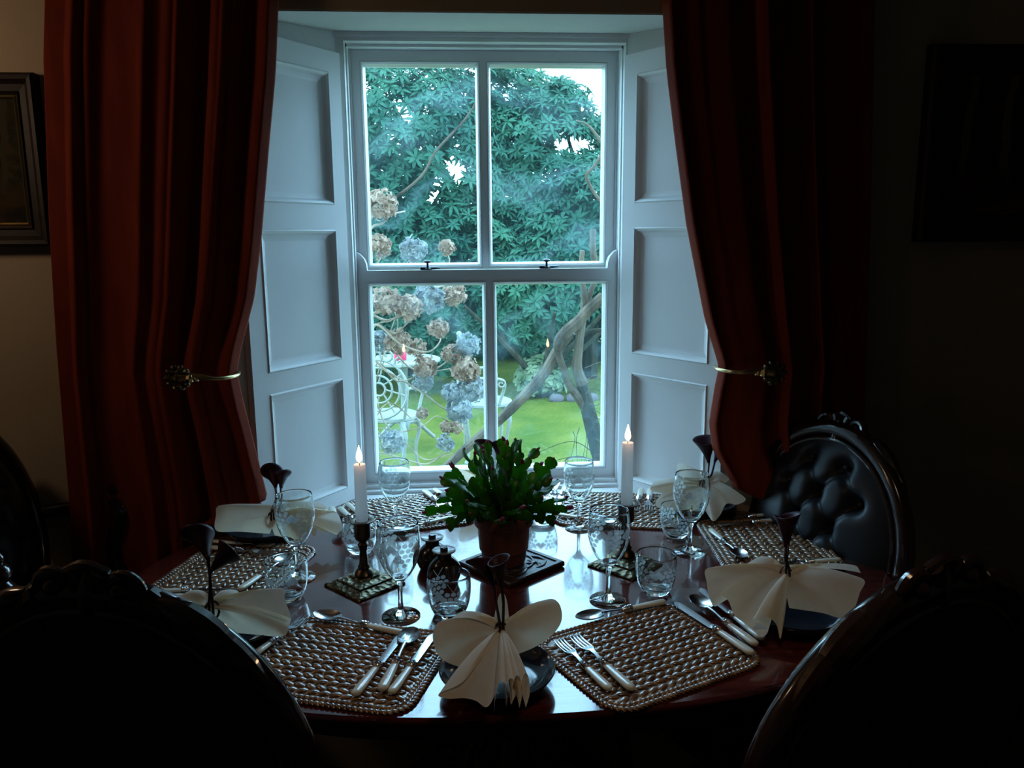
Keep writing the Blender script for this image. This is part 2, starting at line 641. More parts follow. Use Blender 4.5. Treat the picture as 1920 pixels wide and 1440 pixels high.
# plaster soffit skin and reveal strips above the shutters
b = MB()
b.add([(WXL + .004, WY + .002, z0 - .004), (WXR - .004, WY + .002, z0 - .004), (XR2, FY, z1 - .004), (XL2, FY, z1 - .004),
       (WXL + .004, WY + .002, z0 + .004), (WXR - .004, WY + .002, z0 + .004), (XR2, FY, z1 + .004), (XL2, FY, z1 + .004)],
      [(0, 3, 2, 1), (4, 5, 6, 7), (0, 1, 5, 4), (1, 2, 6, 5), (2, 3, 7, 6), (3, 0, 4, 7)])
for s in (-1, 1):
    xa = XL2 if s < 0 else XR2
    b.prism([(xa, FY), (xa + s * SW * SA, WY), (xa + s * (SW * SA + .02), WY + .003), (xa + s * .02, FY + .01)][::s], .755, z1 - .002)
struct(b.build('trim_1', M['plaster'], smooth=0))
# skirting on the right and left of the bay
for nm, x0, x1 in (('baseboard_right', WXR, 2.6), ('baseboard_left', -2.6, WXL)):
    b = MB().box(x0, x1, WY - .022, WY, 0, .25)
    b.box(x0, x1, WY - .014, WY, .25, .265)
    struct(b.build(nm, M['skirt'], smooth=0))
b = MB().box(WXR + .3, 2.6, WY - .016, WY, .385, .41)
b.box(WXR + .3, 2.6, WY - .009, WY, .375, .385)
struct(b.build('trim_2', M['wall'], smooth=0))

# ------------------------------------------------------------------ the window
win = bpy.data.objects.new('window_1', None)
COL.objects.link(win)
win.location = (.11, BY, .75)
tag(win, 'white sash window of four panes over the dining table', 'window', kind='structure')


def wpart(mb, name, mt, parent=None, **kw):
    o = mb.build(name, mt, **kw)
    o.parent = parent or win
    o.matrix_parent_inverse = Matrix.Identity(4)
    if (parent or win) is win:
        o.location = Vector(o.location) - win.location
    return o


BT, BB = 2.089, .771
b = MB()
b.box(XL2 - .03, XL, FY, 2.62, .74, BT + .03)
b.box(XR, XR2 + .03, FY, 2.62, .74, BT + .03)
b.box(XL, XR, FY, 2.62, BT, BT + .03)
b.box(XL2 - .01, XR2 + .01, FY - .006, FY + .004, BT + .012, BT + .024)
# staff beads
for x0, x1 in ((XL - .004, XL + .004), (XR - .004, XR + .004)):
    b.box(x0, x1, BY - .018, BY, BB, BT)
b.box(XL, XR, BY - .018, BY, BT - .008, BT)
# parting beads
b.box(XL, XL + .006, 2.553, 2.559, BB, BT)
b.box(XR - .006, XR, 2.553, 2.559, BB, BT)
# cill inside and out
b.box(XL2, XR2, FY, BY + .01, .735, .752)
b.box(XL, XR, FY + .012, BY + .01, .752, .762)
b.box(XL, XR, BY - .02, BY, .762, .774)
b.box(XL - .03, XR + .03, BY, 2.68, .735, .768)
wpart(b, 'box_frame', M['white'], smooth=0)


def sash(name, y0, y1, z0, z1, wl, wr, wt, wb, mc, mw, panez):
    """one sash: stiles, rails, glazing bar and the moulded edge round each pane"""
    mb = MB()
    x0, x1 = XL + .001, XR - .001
    mb.box(x0, x0 + wl, y0, y1, z0, z1)
    mb.box(x1 - wr, x1, y0, y1, z0, z1)
    mb.box(x0 + wl, x1 - wr, y0, y1, z1 - wt, z1)
    mb.box(x0 + wl, x1 - wr, y0, y1, z0, z0 + wb)
    mb.box(mc - mw / 2, mc + mw / 2, y0, y1, z0 + wb, z1 - wt)
    gy = (y0 + y1) / 2 + .004
    for a, c in ((x0 + wl, mc - mw / 2), (mc + mw / 2, x1 - wr)):
        zb, zt = z0 + wb, z1 - wt
        rings = []
        for d, yy in ((0., y0 + .002), (.004, y0 - .003), (.008, y0 + .001), (.013, gy - .003), (.013, y1 - .004), (0, y1 - .001)):
            rings.append([(a + d, yy, zb + d), (c - d, yy, zb + d), (c - d, yy, zt - d), (a + d, yy, zt - d)])
        mb.grid(rings, close_v=True)
    o = wpart(mb, name, M['white'], smooth=0)
    for a, c in ((x0 + wl, mc - mw / 2), (mc + mw / 2, x1 - wr)):
        p = MB().box(a + .002, c - .002, gy - .0015, gy + .0015, z0 + wb + .002, z1 - wt - .002)
        q = p.build('pane', M['pane'], smooth=0)
        q.parent = o
    return o


up = sash('upper_sash', 2.560, 2.600, 1.428, BT - .001, .030, .030, .030, .022, .105, .020, 0)
lo = sash('lower_sash', 2.508, 2.550, BB + .003, 1.444, .030, .030, .036, .028, .114, .018, 0)
# curved horns on top of the lower sash
for s, xa in ((1, XL + .004), (-1, XR - .004)):
    prof = [(0, 0), (.030, 0), (.028, .020), (.022, .036), (.010, .050), (0, .056)]
    k = len(prof)
    mb = MB()
    mb.add([(xa + s * x, 2.512, 1.443 + z) for x, z in prof] + [(xa + s * x, 2.546, 1.443 + z) for x, z in prof],
           [tuple(range(k))[::s], tuple(range(k, 2 * k))[::-s]] + [(i, (i + 1) % k, k + (i + 1) % k, k + i)[::-s] for i in range(k)])
    q = mb.build('sash_horn', M['white'], smooth=40)
    q.parent = lo
# two black sash fasteners on the meeting rail
for px, py in ((803, 500), (1026, 497)):
    w0 = PY(px, py, 2.53)
    mb = MB()
    mb.lathe([(.0, 0), (.013, 0), (.014, .004), (.010, .006), (.006, .008), (.0035, .012), (.0035, .020), (.011, .022), (.012, .026), (.008, .029), (0, .030)], (w0[0] - .002, 2.53, 1.444), 16)
    mb.tube([(w0[0], 2.53, 1.4485), (w0[0] + .02, 2.532, 1.449), (w0[0] + .036, 2.535, 1.449)], [.007, .0065, .004], 8, flat=.6)
    mb.box(w0[0] - .024, w0[0] - .008, 2.522, 2.538, 1.444, 1.452)
    wpart(mb, 'sash_fastener', M['fitting'])

# inside sill board reaching back to the wall face
e = .008
b = MB().prism([(XL2 + .001, FY), (WXL + e, WY + .0), (WXR - e, WY), (XR2 - .001, FY)], .722, .753)
struct(b.build('windowsill_1', M['white'], smooth=0))

# ------------------------------------------------------------------ panelled shutters on the splayed reveals
H = [1.994, 1.635, 1.567, 1.193, 1.1375, .800]


def shutter(s, label):
    """s = -1 left, +1 right; local x runs outwards along the reveal, y into the room, z up"""
    xa = XL2 if s < 0 else XR2
    root = thing('window_shutter', label, 'shutter', (xa, FY, .754))
    U = np.array([s * SA, -CA, 0])            # outwards along the reveal
    N = np.array([-s * CA, -SA, 0])           # into the room

    def W(u, n, z):
        return U * u + N * n + V(0, 0, z - .754)

    u0, u1, u2, u3 = .012, .060, .345, .398

    def slab(mb, a, c, zb, zt, n0=.003, n1=.024):
        v = [W(u, n, z) for z in (zb, zt) for n in (n0, n1) for u in (a, c)]
        q = [(0, 2, 3, 1), (4, 5, 7, 6), (0, 1, 5, 4), (2, 6, 7, 3), (0, 4, 6, 2), (1, 3, 7, 5)]
        mb.add(v, q if s < 0 else [f[::-1] for f in q])

    mb = MB()
    zt, zb = 2.050, .757
    slab(mb, u0, u1, zb, zt)
    slab(mb, u2, u3, zb, zt)
    for a, c in ((zt, H[0]), (H[1], H[2]), (H[3], H[4]), (H[5], zb)):
        slab(mb, u1, u2, c, a)
    mb.build('frame', M['white'], root, smooth=0)
    for k in range(3):
        a, c = H[2 * k], H[2 * k + 1]
        mb = MB()
        rings = []
        for d, n in ((0, .023), (.004, .027), (.010, .022), (.016, .012), (.024, .009), (.030, .008)):
            rings.append([W(u1 + d, n, c + d), W(u2 - d, n, c + d), W(u2 - d, n, a - d), W(u1 + d, n, a - d)][::-s])
        o = mb.n
        mb.grid(rings, close_v=True)
        mb.f.append(tuple(o + 4 * 5 + j for j in range(4)))
        mb.build('panel', M['white'], root, smooth=0)
    return root


shutter(-1, 'white panelled window shutter folded into the left reveal, beside the left curtain')
shutter(1, 'white panelled window shutter folded into the right reveal, behind the right candle')

# ------------------------------------------------------------------ curtains and holdbacks
def curtain(label, inner, outer, s, seed, table_lim):
    """inner/outer: (z, x) outline; s = +1 when the inner edge is to the right (left curtain)"""
    rr = random.Random(seed)
    zi, xi = np.array(sorted(inner)).T
    zo, xo = np.array(sorted(outer)).T
    zs = np.concatenate([np.linspace(.03, .76, 14), np.linspace(.775, .96, 14), np.linspace(.98, 1.5, 30), np.linspace(1.53, 2.42, 22)])
    nu = 220
    u = np.linspace(0, 1, nu)
    ph = rr.random() * 6
    warp = u + .040 * np.sin(2 * PI * 1.3 * u + ph) + .022 * np.sin(2 * PI * 3.1 * u + ph * 2)
    a1, a2, a3 = rr.random() * 6, rr.random() * 6, rr.random() * 6
    rows = []
    for z in zs:
        a, c = np.interp(z, zo, xo), np.interp(z, zi, xi)
        g = math.exp(-((z - 1.22) / .10) ** 2)          # gathered by the holdback
        x = a + (c - a) * u
        amp = .024 * (.6 + .4 * np.sin(2.6 * u * PI + ph))
        wave = (np.sin(2 * PI * 4.6 * warp + a1 + .18 * math.sin(z * 1.5)) + .55 * np.sin(2 * PI * 7.7 * warp + a2 + .3 * z)
                + .22 * np.sin(2 * PI * 13.3 * warp + a3 - .5 * z) * min(1, .4 + abs(z - 1.2)))
        x = x + (c - a) * .010 * np.cos(2 * PI * 4.6 * warp + a1)
        mask = np.clip((u - .3) / .5, 0, 1) * g
        y = 2.048 - amp * wave * (1 - .5 * mask) - .006 * mask
        edge = np.clip((u - .965) / .035, 0, 1)
        y = y * (1 - edge) + (y + .03) * edge
        y = np.clip(y, 2.004, 2.084)
        y = np.where(u < .14, np.minimum(y, 2.048), y)
        if z < .875:                                     # pushed aside by the end of the table
            q = min(1, (.875 - z) / .075)
            lim = c * (1 - q) + table_lim * q
            x = np.minimum(x, lim - .02 * (1 - u)) if s > 0 else np.maximum(x, lim + .02 * (1 - u))
        rows.append(np.stack([x, y, np.full(nu, z)], 1))
    mb = MB()
    mb.grid(rows if s > 0 else [r[::-1] for r in rows])
    o = mb.build('curtain', M['curtain'], smooth=80)
    solid(o, .004)
    return tag(o, label, 'curtain')


yc = 2.03
LI = [(PY(px, py, yc)[2], PY(px, py, yc)[0]) for px, py in [(510, 0), (505, 130), (490, 300), (478, 450), (465, 560), (440, 660), (433, 700), (445, 760), (465, 840), (490, 940)]] + [(.03, -.44), (2.42, -.38)]
LO = [(PY(px, py, yc)[2], PY(px, py, yc)[0]) for px, py in [(78, 0), (75, 100), (85, 400), (100, 650), (125, 950)]] + [(.03, -1.02), (2.42, -.88)]
RI = [(PY(px, py, yc)[2], PY(px, py, yc)[0]) for px, py in [(1250, 0), (1258, 130), (1275, 270), (1295, 420), (1330, 600), (1357, 692), (1349, 730), (1338, 800), (1345, 850), (1380, 910)]] + [(.03, .76), (2.42, .51)]
RO = [(PY(px, py, yc)[2], PY(px, py, yc)[0]) for px, py in [(1645, 0), (1640, 300), (1632, 600), (1625, 800)]] + [(.03, 1.16), (2.42, 1.0)]
curtain('rust red curtain drawn back left of the window by the smaller picture', LI, LO, 1, 3, -.70)
curtain('rust red curtain drawn back right of the window behind the buttoned chair', RI, RO, -1, 5, .91)


def holdback(label, ros, edge, s):
    a, e = PY(*ros, 1.972), PY(*edge, 2.0)
    root = thing('curtain_holdback', label, 'curtain holdback', a)
    rot = Matrix.Rotation(PI / 2, 4, 'X')
    mb = MB().lathe([(0, .018), (.006, .017), (.010, .012), (.020, .012), (.024, .008), (.026, .003), (.024, 0)], n=24, M=rot)
    for k in range(10):
        t = k / 10 * 2 * PI
        mb.ball((.026 * math.cos(t), -.006, .026 * math.sin(t)), .008, 8)
    mb.build('rosette', M['brass'], root)
    d = e - a
    mb = MB()
    mb.tube([(0, -.006, 0), d * .35 + V(0, -.012, .003), d * .75 + V(0, -.022, 0), d * .98 + V(0, -.006, 0), d + V(s * .010, .03, 0), d + V(s * .004, .07, 0)], [.012, .009, .005, .0045, .0045, .004], 10, res=30)
    for k in range(3):
        mb.ball(d * (.25 + .12 * k) + V(0, -.014, 0), .011 - .002 * k, 8)
    mb.build('arm', M['gilt'], root)


holdback('brass curtain holdback with a rosette clasping the left curtain', (335, 708), (432, 707), 1)
holdback('brass curtain holdback with a rosette clasping the right curtain', (1450, 698), (1359, 695), -1)


# ------------------------------------------------------------------ pictures
def picture(label, x0, x1, z0, z1, w, pm, gilt):
    root = thing('framed_painting', label, 'picture', ((x0 + x1) / 2, WY, (z0 + z1) / 2))
    hx, hz = (x1 - x0) / 2, (z1 - z0) / 2
    mb = MB()
    rings = []
    for d, y in ((0, 0), (0, -.030), (.006, -.036), (w * .3, -.034), (w * .5, -.024), (w * .8, -.022), (w * .86, -.026), (w, -.018), (w, -.004)):
        rings.append([(-hx + d, y, -hz + d), (hx - d, y, -hz + d), (hx - d, y, hz - d), (-hx + d, y, hz - d)])
    mb.grid(rings, close_v=True)
    mb.build('frame', M['frame'], root, smooth=0)
    mb = MB()
    rings = []
    for d, y in ((w - .001, -.019), (w + .003, -.021), (w + .007, -.017), (w + .007, -.008)):
        rings.append([(-hx + d, y, -hz + d), (hx - d, y, -hz + d), (hx - d, y, hz - d), (-hx + d, y, hz - d)])
    mb.grid(rings, close_v=True)
    mb.build('slip', M['gilt'] if gilt else M['frame'], root, smooth=0)
    MB().box(-hx + w, hx - w, -.012, -.004, -hz + w, hz - w).build('canvas', pm, root, smooth=0)


picture('dark framed woodland painting hung left of the left curtain', -1.50, -.965, 1.530, 1.930, .05, M['paint_a'], True)
picture('large dark framed russet woodland painting hung right of the right curtain', 1.215, 1.92, 1.52, 2.01, .062, M['paint_b'], False)

# ------------------------------------------------------------------ dining table
CX, CY, AX, AY = .114, 1.750, .858, .572


def tedge(t, k=1.):
    c, s = math.cos(t), math.sin(t)
    n = 2.3 if s < 0 else 2.0
    q = 2. / n
    return (CX + k * AX * math.copysign(abs(c) ** q, c), CY + k * AY * math.copysign(abs(s) ** q, s))


table = thing('dining_table', 'polished dark mahogany oval dining table laid for six under the window', 'table', (CX, CY, 0))


def oval(prof, n=120):
    rows = []
    for k, z in prof:
        rows.append([(tedge(j / n * 2 * PI, k)[0] - CX, tedge(j / n * 2 * PI, k)[1] - CY, z) for j in range(n)])
    mb = MB()
    mb.grid(rows, close_v=True)
    mb.f.append(tuple(range(n))[::-1])
    mb.f.append(tuple((len(rows) - 1) * n + j for j in range(n)))
    return mb


oval([(.955, TZ - .030), (.975, TZ - .028), (.985, TZ - .022), (.985, TZ - .018), (.996, TZ - .014), (1., TZ - .008), (.998, TZ - .003), (.993, TZ)]).build('tabletop', M['table'], table)
oval([(.86, TZ - .095), (.865, TZ - .03)]).build('apron', M['table'], table)
MB().lathe([(0, .20), (.07, .20), (.10, .23), (.12, .30), (.10, .36), (.055, .42), (.05, .50), (.075, .56), (.06, .60), (.10, .66), (.12, .695), (0, .695)], n=32).build('pedestal', M['table'], table)
for k in range(4):
    t = PI / 4 + k * PI / 2
    d = V(math.cos(t), math.sin(t), 0)
    MB().tube([d * .06 + V(0, 0, .26), d * .2 + V(0, 0, .25), d * .34 + V(0, 0, .12), d * .42 + V(0, 0, .03)], [.04, .045, .035, .028], 12, res=20).build('leg', M['table'], table)


# ------------------------------------------------------------------ dining chairs (oval buttoned backs, carved crest); front of the chair is +y
HB, HW, HH, ZC, YB, RAKE = 0, .252, .275, .795, -.235, .16


def bk(x, z, d=0.):
    """a point of the raked back: x across, z above the oval's middle, d forward of it"""
    return V(x, YB - math.sin(RAKE) * z + math.cos(RAKE) * d, ZC + math.cos(RAKE) * z + math.sin(RAKE) * d)


def ov(t, k=1.):
    c, s = math.cos(t), math.sin(t)
    e = 1. if s > 0 else .9
    w = HW * (1 - .10 * max(0, -s) ** 2)
    return k * w * c, k * HH * s


def make_chair(label, loc, rz, arms=False, group='oval backed dining chairs round the table'):
    ch = thing('dining_chair', label, 'chair', loc, rz, group)
    n = 72
    ts = [j / n * 2 * PI for j in range(n)]
    mb = MB()
    mb.tube([bk(*ov(t), .004) for t in ts], .021, 12, closed=True, up=None)
    mb.tube([bk(*ov(t, .93), -.012) for t in ts], .006, 8, closed=True)
    mb.tube([bk(*ov(t, .90), .014) for t in ts], .006, 8, closed=True)
    # the leaf shoulders carved beside the crest
    for s in (-1, 1):
        for a0, a1, r in ((70, 36, .020), (60, 22, .014)):
            pts = []
            for q in np.linspace(0, 1, 9):
                t = math.radians(a0 + (a1 - a0) * q)
                x, z = ov(t, 1.05 - .03 * q)
                pts.append(bk(s * x, z, -.004))
            mb.tube(pts, [r * .35, r * .8, r, r * 1.05, r, r * .85, r * .6, r * .4, r * .12], 10)
    mb.build('back_frame', M['chairwood'], ch)
    # carved crest: two volutes, a bead and a leaf between them
    mb = MB()
    for s in (-1, 1):
        pts, rad = [], []
        for q in np.linspace(0, 1, 44):
            t = PI / 2 + s * (PI * .25 + q * 2 * PI * 1.45)
            r = .034 * (1 - .74 * q)
            pts.append(bk(s * .046 + r * math.cos(t), HH + .010 + r * math.sin(t), -.004))
            rad.append(.0115 * (1 - .42 * q))
        mb.tube(pts, rad, 10)
        mb.ball(bk(s * .046, HH + .010, -.006), .0135, 14, (1, 1.2, 1))
        mb.tube([bk(s * .072, HH - .004, 0), bk(s * .095, HH - .020, 0), bk(s * .13, HH - .048, 0)], [.019, .017, .008], 10)
    mb.tube([bk(0, HH - .03, 0), bk(0, HH, 0), bk(0, HH + .022, 0), bk(0, HH + .036, -.002)], [.020, .020, .014, .004], 12)
    mb.tube([bk(-.03, HH + .030, -.002), bk(0, HH + .040, -.003), bk(.03, HH + .030, -.002)], [.006, .009, .006], 8, res=10)
    mb.build('crest', M['chairwood'], ch)
    # back panel (leather, seen from behind) and the buttoned cushion (front)
    rows = []
    for r in np.linspace(.02, .92, 10):
        rows.append([bk(*ov(t, r), -.012 - .012 * (1 - r ** 2)) for t in ts])
    mb = MB()
    mb.grid([list(reversed(q)) for q in rows], close_v=True)
    mb.build('back_panel', M['leather'], ch, smooth=60)
    btn = []
    for i, z in enumerate((.19, .115, .04, -.035, -.11, -.185)):
        for x in ((-.055, .055) if i % 2 == 0 else (-.115, 0, .115)):
            if (x / HW) ** 2 + (z / HH) ** 2 < .70:
                btn.append((x, z))
    B = np.array(btn)
    rows = []
    for r in np.linspace(.01, .90, 40):
        row = []
        for t in [j / 120 * 2 * PI for j in range(120)]:
            x, z = ov(t, r)
            d = .012 + .046 * (1 - (r / .9) ** 3.)
            dd = np.hypot(B[:, 0] - x, B[:, 1] - z)
            d -= .034 * np.exp(-(dd / .021) ** 2).sum()
            for i in range(len(B)):
                for j in range(i):
                    L = np.hypot(*(B[i] - B[j]))
                    if .06 < L < .115 and abs(B[i][1] - B[j][1]) > .03:
                        w = B[j] - B[i]
                        q = np.clip(((x - B[i][0]) * w[0] + (z - B[i][1]) * w[1]) / L ** 2, 0, 1)
                        h = np.hypot(x - B[i][0] - q * w[0], z - B[i][1] - q * w[1])
                        d -= .011 * math.exp(-(h / .009) ** 2)
            row.append(bk(x, z, max(d, .006)))
        rows.append(row)
    mb = MB()
    mb.grid(rows, close_v=True)
    cu = mb.build('back_cushion', M['leather'], ch, smooth=80)
    for x, z in btn:
        q = MB().ball(bk(x, z, .014), .008, 8).build('button', M['leather'], cu)
    # seat, rails, legs
    seat = []
    for k, z in ((.80, .425), (.98, .43), (1., .445), (1., .465), (.97, .485), (.85, .502), (.5, .512), (.02, .514)):
        row = []
        for t in ts:
            c, s = math.cos(t), math.sin(t)
            row.append((k * .245 * math.copysign(abs(c) ** .7, c) * (1 + .10 * s), k * .225 * math.copysign(abs(s) ** .7, s) + .0, z))
        seat.append(row)
    mb = MB()
    mb.grid(seat, close_v=True)
    mb.build('seat', M['leather'], ch, smooth=60)
    rail = []
    for k, z in ((.93, .37), (1.0, .38), (1.01, .43), (.95, .436)):
        row = []
        for t in ts:
            c, s = math.cos(t), math.sin(t)
            row.append((k * .245 * math.copysign(abs(c) ** .7, c) * (1 + .10 * s), k * .225 * math.copysign(abs(s) ** .7, s), z))
        rail.append(row)
    mb = MB()
    mb.grid(rail, close_v=True)
    mb.build('seat_rail', M['chairwood'], ch)
    for s in (-1, 1):
        MB().tube([(s * .225, .175, .42), (s * .24, .20, .34), (s * .225, .19, .20), (s * .215, .175, .08), (s * .225, .195, .02), (s * .225, .2, 0)], [.028, .030, .020, .014, .016, .018], 12, res=24).build('leg', M['chairwood'], ch)
        x, z = ov(-PI / 2 + s * .55)
        p = bk(x, z)
        MB().tube([p, (s * .165, -.205, .43), (s * .17, -.215, .25), (s * .185, -.27, 0)], [.020, .022, .020, .016], 12, res=24).build('leg', M['chairwood'], ch)
        if arms:
            x, z = ov(.06 if s > 0 else PI - .06)
            p = bk(x, z - .02)
            MB().tube([p, p + V(s * .025, .06, .0), V(s * .27, -.09, .80), V(s * .262, -.05, .825), V(s * .25, -.03, .83)], [.016, .018, .021, .022, .018], 12, res=26).build('arm', M['chairwood'], ch)
            mb = MB().tube([(s * .25, -.045, .828), (s * .25, -.03, .79), (s * .245, -.05, .70), (s * .235, -.02, .58), (s * .235, .0, .42)], [.022, .028, .022, .018, .020], 12, res=24)
            mb.ball((s * .25, -.04, .850), .022, 12)
            mb.ball((s * .25, -.04, .878), .013, 10)
            mb.build('arm_support', M['chairwood'], ch)
    return ch


def chair_at(label, px, py, zc, face, sc=1.03, **kw):
    """stand a chair so that its crest is where the photograph shows it; face = heading of its front in degrees"""
    rz = math.radians(face - 90)
    top = bk(0, HH + .02) * sc
    p = P(px, py, zc * sc)
    loc = p[:2] - np.array([-math.sin(rz) * top[1], math.cos(rz) * top[1]])
    c_ = make_chair(label, (loc[0], loc[1], 0), rz, **kw)
    c_.scale = (sc, sc, sc)
    return c_


ztop = bk(0, HH + .02)[2]
chair_at('dark oval backed dining chair seen from behind, pushed up to the near left placemat', 168, 1085, ztop, 76)
chair_at('dark oval backed dining chair seen from behind, at the near right placemat', 1762, 1072, ztop, 112)
chair_at('oval dining chair with buttoned black leather back facing us, below the right curtain', 1577, 790, ztop, 200, sc=1.)
make_chair('dark armchair at the left end of the table below the smaller picture', (-.835, 1.80, 0), math.radians(-90), True).scale = (1.08, 1.08, 1.08)

# ------------------------------------------------------------------ woven placemats
MW, MD, MR = .345, .288, .05
MTH = .0075


def rr_outline(w, d, r, n=10):
    pts = []
    for cx, cy, a in ((w / 2 - r, d / 2 - r, 0), (-w / 2 + r, d / 2 - r, 90), (-w / 2 + r, -d / 2 + r, 180), (w / 2 - r, -d / 2 + r, 270)):
        for k in range(n + 1):
            t = math.radians(a + 90 * k / n)
            pts.append((cx + r * math.cos(t), cy + r * math.sin(t)))
    return pts


def inside(x, y, w, d, r):
    qx, qy = abs(x) - (w / 2 - r), abs(y) - (d / 2 - r)
    return math.hypot(max(qx, 0), max(qy, 0)) + min(max(qx, qy), 0) < r


def strand(mb, c, ang, L, W, Hh, rr, tilt=0.):
    """one plump strand of the weave: a bent, tapering half-round"""
    rows = []
    ca, sa = math.cos(ang), math.sin(ang)
    for i in range(6):
        q = i / 5 * 2 - 1
        e = (1 - abs(q) ** 2.2) ** .5 if abs(q) < 1 else .0
        e = max(e, .12)
        row = []
        for j in range(6):
            t = j / 5 * PI
            lx, ly = q * L / 2, -math.cos(t) * W / 2 * (.55 + .45 * e)
            lz = (math.sin(t) * .55 + .45) * Hh * e + tilt * q
            row.append((c[0] + lx * ca - ly * sa, c[1] + lx * sa + ly * ca, c[2] + lz))
        rows.append(row)
    mb.grid(rows)


def mat_meshes():
    base = MB().prism(rr_outline(MW - .006, MD - .006, MR), 0, .0035)
    body = MB()
    body.add(base.v[0], base.f)
    px, py = .0205, .0158
    nx, ny = int(MW / px) + 2, int(MD / py) + 2
    for j in range(-ny // 2, ny // 2 + 1):
        for i in range(-nx // 2, nx // 2 + 1):
            x = (i + (.5 if j % 2 else 0)) * px + rnd.uniform(-.0008, .0008)
            y = j * py + rnd.uniform(-.0006, .0006)
            if inside(x, y, MW - .052, MD - .052, MR - .015):
                strand(body, (x, y, .003), math.radians(24 if j % 2 else -24) + rnd.uniform(-.12, .12), .026, .0105, .0048, rnd, .0012 * (1 if j % 2 else -1))
    bd = MB()
    for k, (off, cnt, h) in enumerate(((.0065, 118, .0052), (.0185, 108, .0050))):
        o = np.array(rr_outline(MW - 2 * off, MD - 2 * off, max(MR - off, .02)))
        o = np.vstack([o, o[:1]])
        s = np.concatenate([[0], np.cumsum(np.hypot(*np.diff(o, axis=0).T))])
        for q in range(cnt):
            d = q / cnt * s[-1]
            x, y = np.interp(d, s, o[:, 0]), np.interp(d, s, o[:, 1])
            x2, y2 = np.interp((d + .004) % s[-1], s, o[:, 0]), np.interp((d + .004) % s[-1], s, o[:, 1])
            strand(bd, (x, y, .002), math.atan2(y2 - y, x2 - x) + (.55 if k else -.55) + rnd.uniform(-.1, .1), .0155, .0085, h, rnd)
    return body.mesh('placemat', M['rattan'], 60), bd.mesh('border', M['rattan'], 60)


MAT_BODY, MAT_BORDER = mat_meshes()
MATS = {  # x, y, rotation (person's side is local -y)
    'nl': (-.207, 1.373, -18, 'woven brown rush placemat before the near left chair'),
    'nr': (.340, 1.358, 25, 'woven brown rush placemat before the near right chair'),
    'l': (-.516, 1.800, -104, 'woven brown rush placemat at the left end of the table, in front of the armchair'),
    'fl': (-.140, 2.165, 194, 'woven brown rush placemat against the window sill, behind the left candle'),
    'fr': (.445, 2.135, 168, 'woven brown rush placemat against the window sill, behind the right candle'),
    'r': (.760, 1.850, 86, 'woven brown rush placemat in front of the buttoned leather chair'),
}
for k, (x, y, a, lab) in MATS.items():
    o = bpy.data.objects.new('placemat', MAT_BODY)
    COL.objects.link(o)
    o.location = (x, y, TZ + .0003)
    o.rotation_euler = (0, 0, math.radians(a))
    tag(o, lab, 'placemat', 'woven placemats')
    q = bpy.data.objects.new('border', MAT_BORDER)
    COL.objects.link(q)
    q.parent = o


# ------------------------------------------------------------------ cutlery, handle end at the origin, pointing +y
def handle_part(root, L=.088, w=.0092):
    prof = [(.0, .0035), (.003, .0078), (.010, w), (.03, w * .98), (.06, w * .85), (L, w * .70)]
    rows = []
    for y, r in prof:
        rows.append([(r * math.cos(t), y, .0055 + .0048 * (r / w) ** .5 * math.sin(t)) for t in [k / 14 * 2 * PI for k in range(14)]])
    mb = MB()
    mb.grid(rows, close_v=True)
    mb.f.append(tuple(range(14))[::-1])
    mb.f.append(tuple(len(rows) * 14 - 14 + k for k in range(14)))
    mb.build('handle', M['pearl'], root, smooth=50)
    rot = Matrix.Rotation(-PI / 2, 4, 'X')
    mb = MB().lathe([(.0066, 0), (.0078, .002), (.0068, .004), (.0080, .007), (.0066, .010), (.0074, .013), (.0050, .018), (.0038, .022)], (0, L - .002, .0058), 14, M=rot)
    mb.build('ferrule', M['silver'], root)


def make_knife():
    r = thing('table_knife', 'x', 'knife')
    handle_part(r)
    L0, L1 = .106, .218
    left, right = [], []
    for q in np.linspace(0, 1, 14):
        y = L0 + (L1 - L0) * q
        w = .0070 + .0028 * q
        if q > .86:
            w *= max(.25, math.sqrt(max(0, 1 - ((q - .86) / .14) ** 2)))
        left.append((-w * (1 if q < .86 else 1), y))
        right.append((.0075 if q < .86 else w * .75, y))
    mb = MB()
    rows = []
    for (xl, y), (xr, _) in zip(left, right):
        rows.append([(xl, y, .0048), (0, y, .0060), (xr, y, .0058), (xr, y, .0046), (0, y, .0042)])
    mb.grid(rows, close_v=True)
    mb.f.append((0, 1, 2, 3, 4))
    mb.f.append(tuple(len(rows) * 5 - 5 + k for k in (4, 3, 2, 1, 0)))
    mb.build('blade', M['silver'], r, smooth=30)
    return r


def make_fork():
    r = thing('table_fork', 'x', 'fork')
    handle_part(r, .080)
    mb = MB()
    rows = []
    for y, w, z in ((.098, .0034, .0060), (.115, .0030, .0085), (.128, .0045, .0090), (.136, .0095, .0075), (.146, .0115, .0058)):
        rows.append([(-w, y, z - .0006), (-w, y, z + .0012), (w, y, z + .0012), (w, y, z - .0006)])
    mb.grid(rows, close_v=True)
    for k in range(4):
        x = -.0098 + k * .00653
        mb.tube([(x, .143, .0062), (x, .160, .0050), (x, .178, .0056), (x, .192, .0085)], [.0016, .0016, .0015, .0007], 6, res=8)
    mb.build('tines', M['silver'], r, smooth=50)
    return r


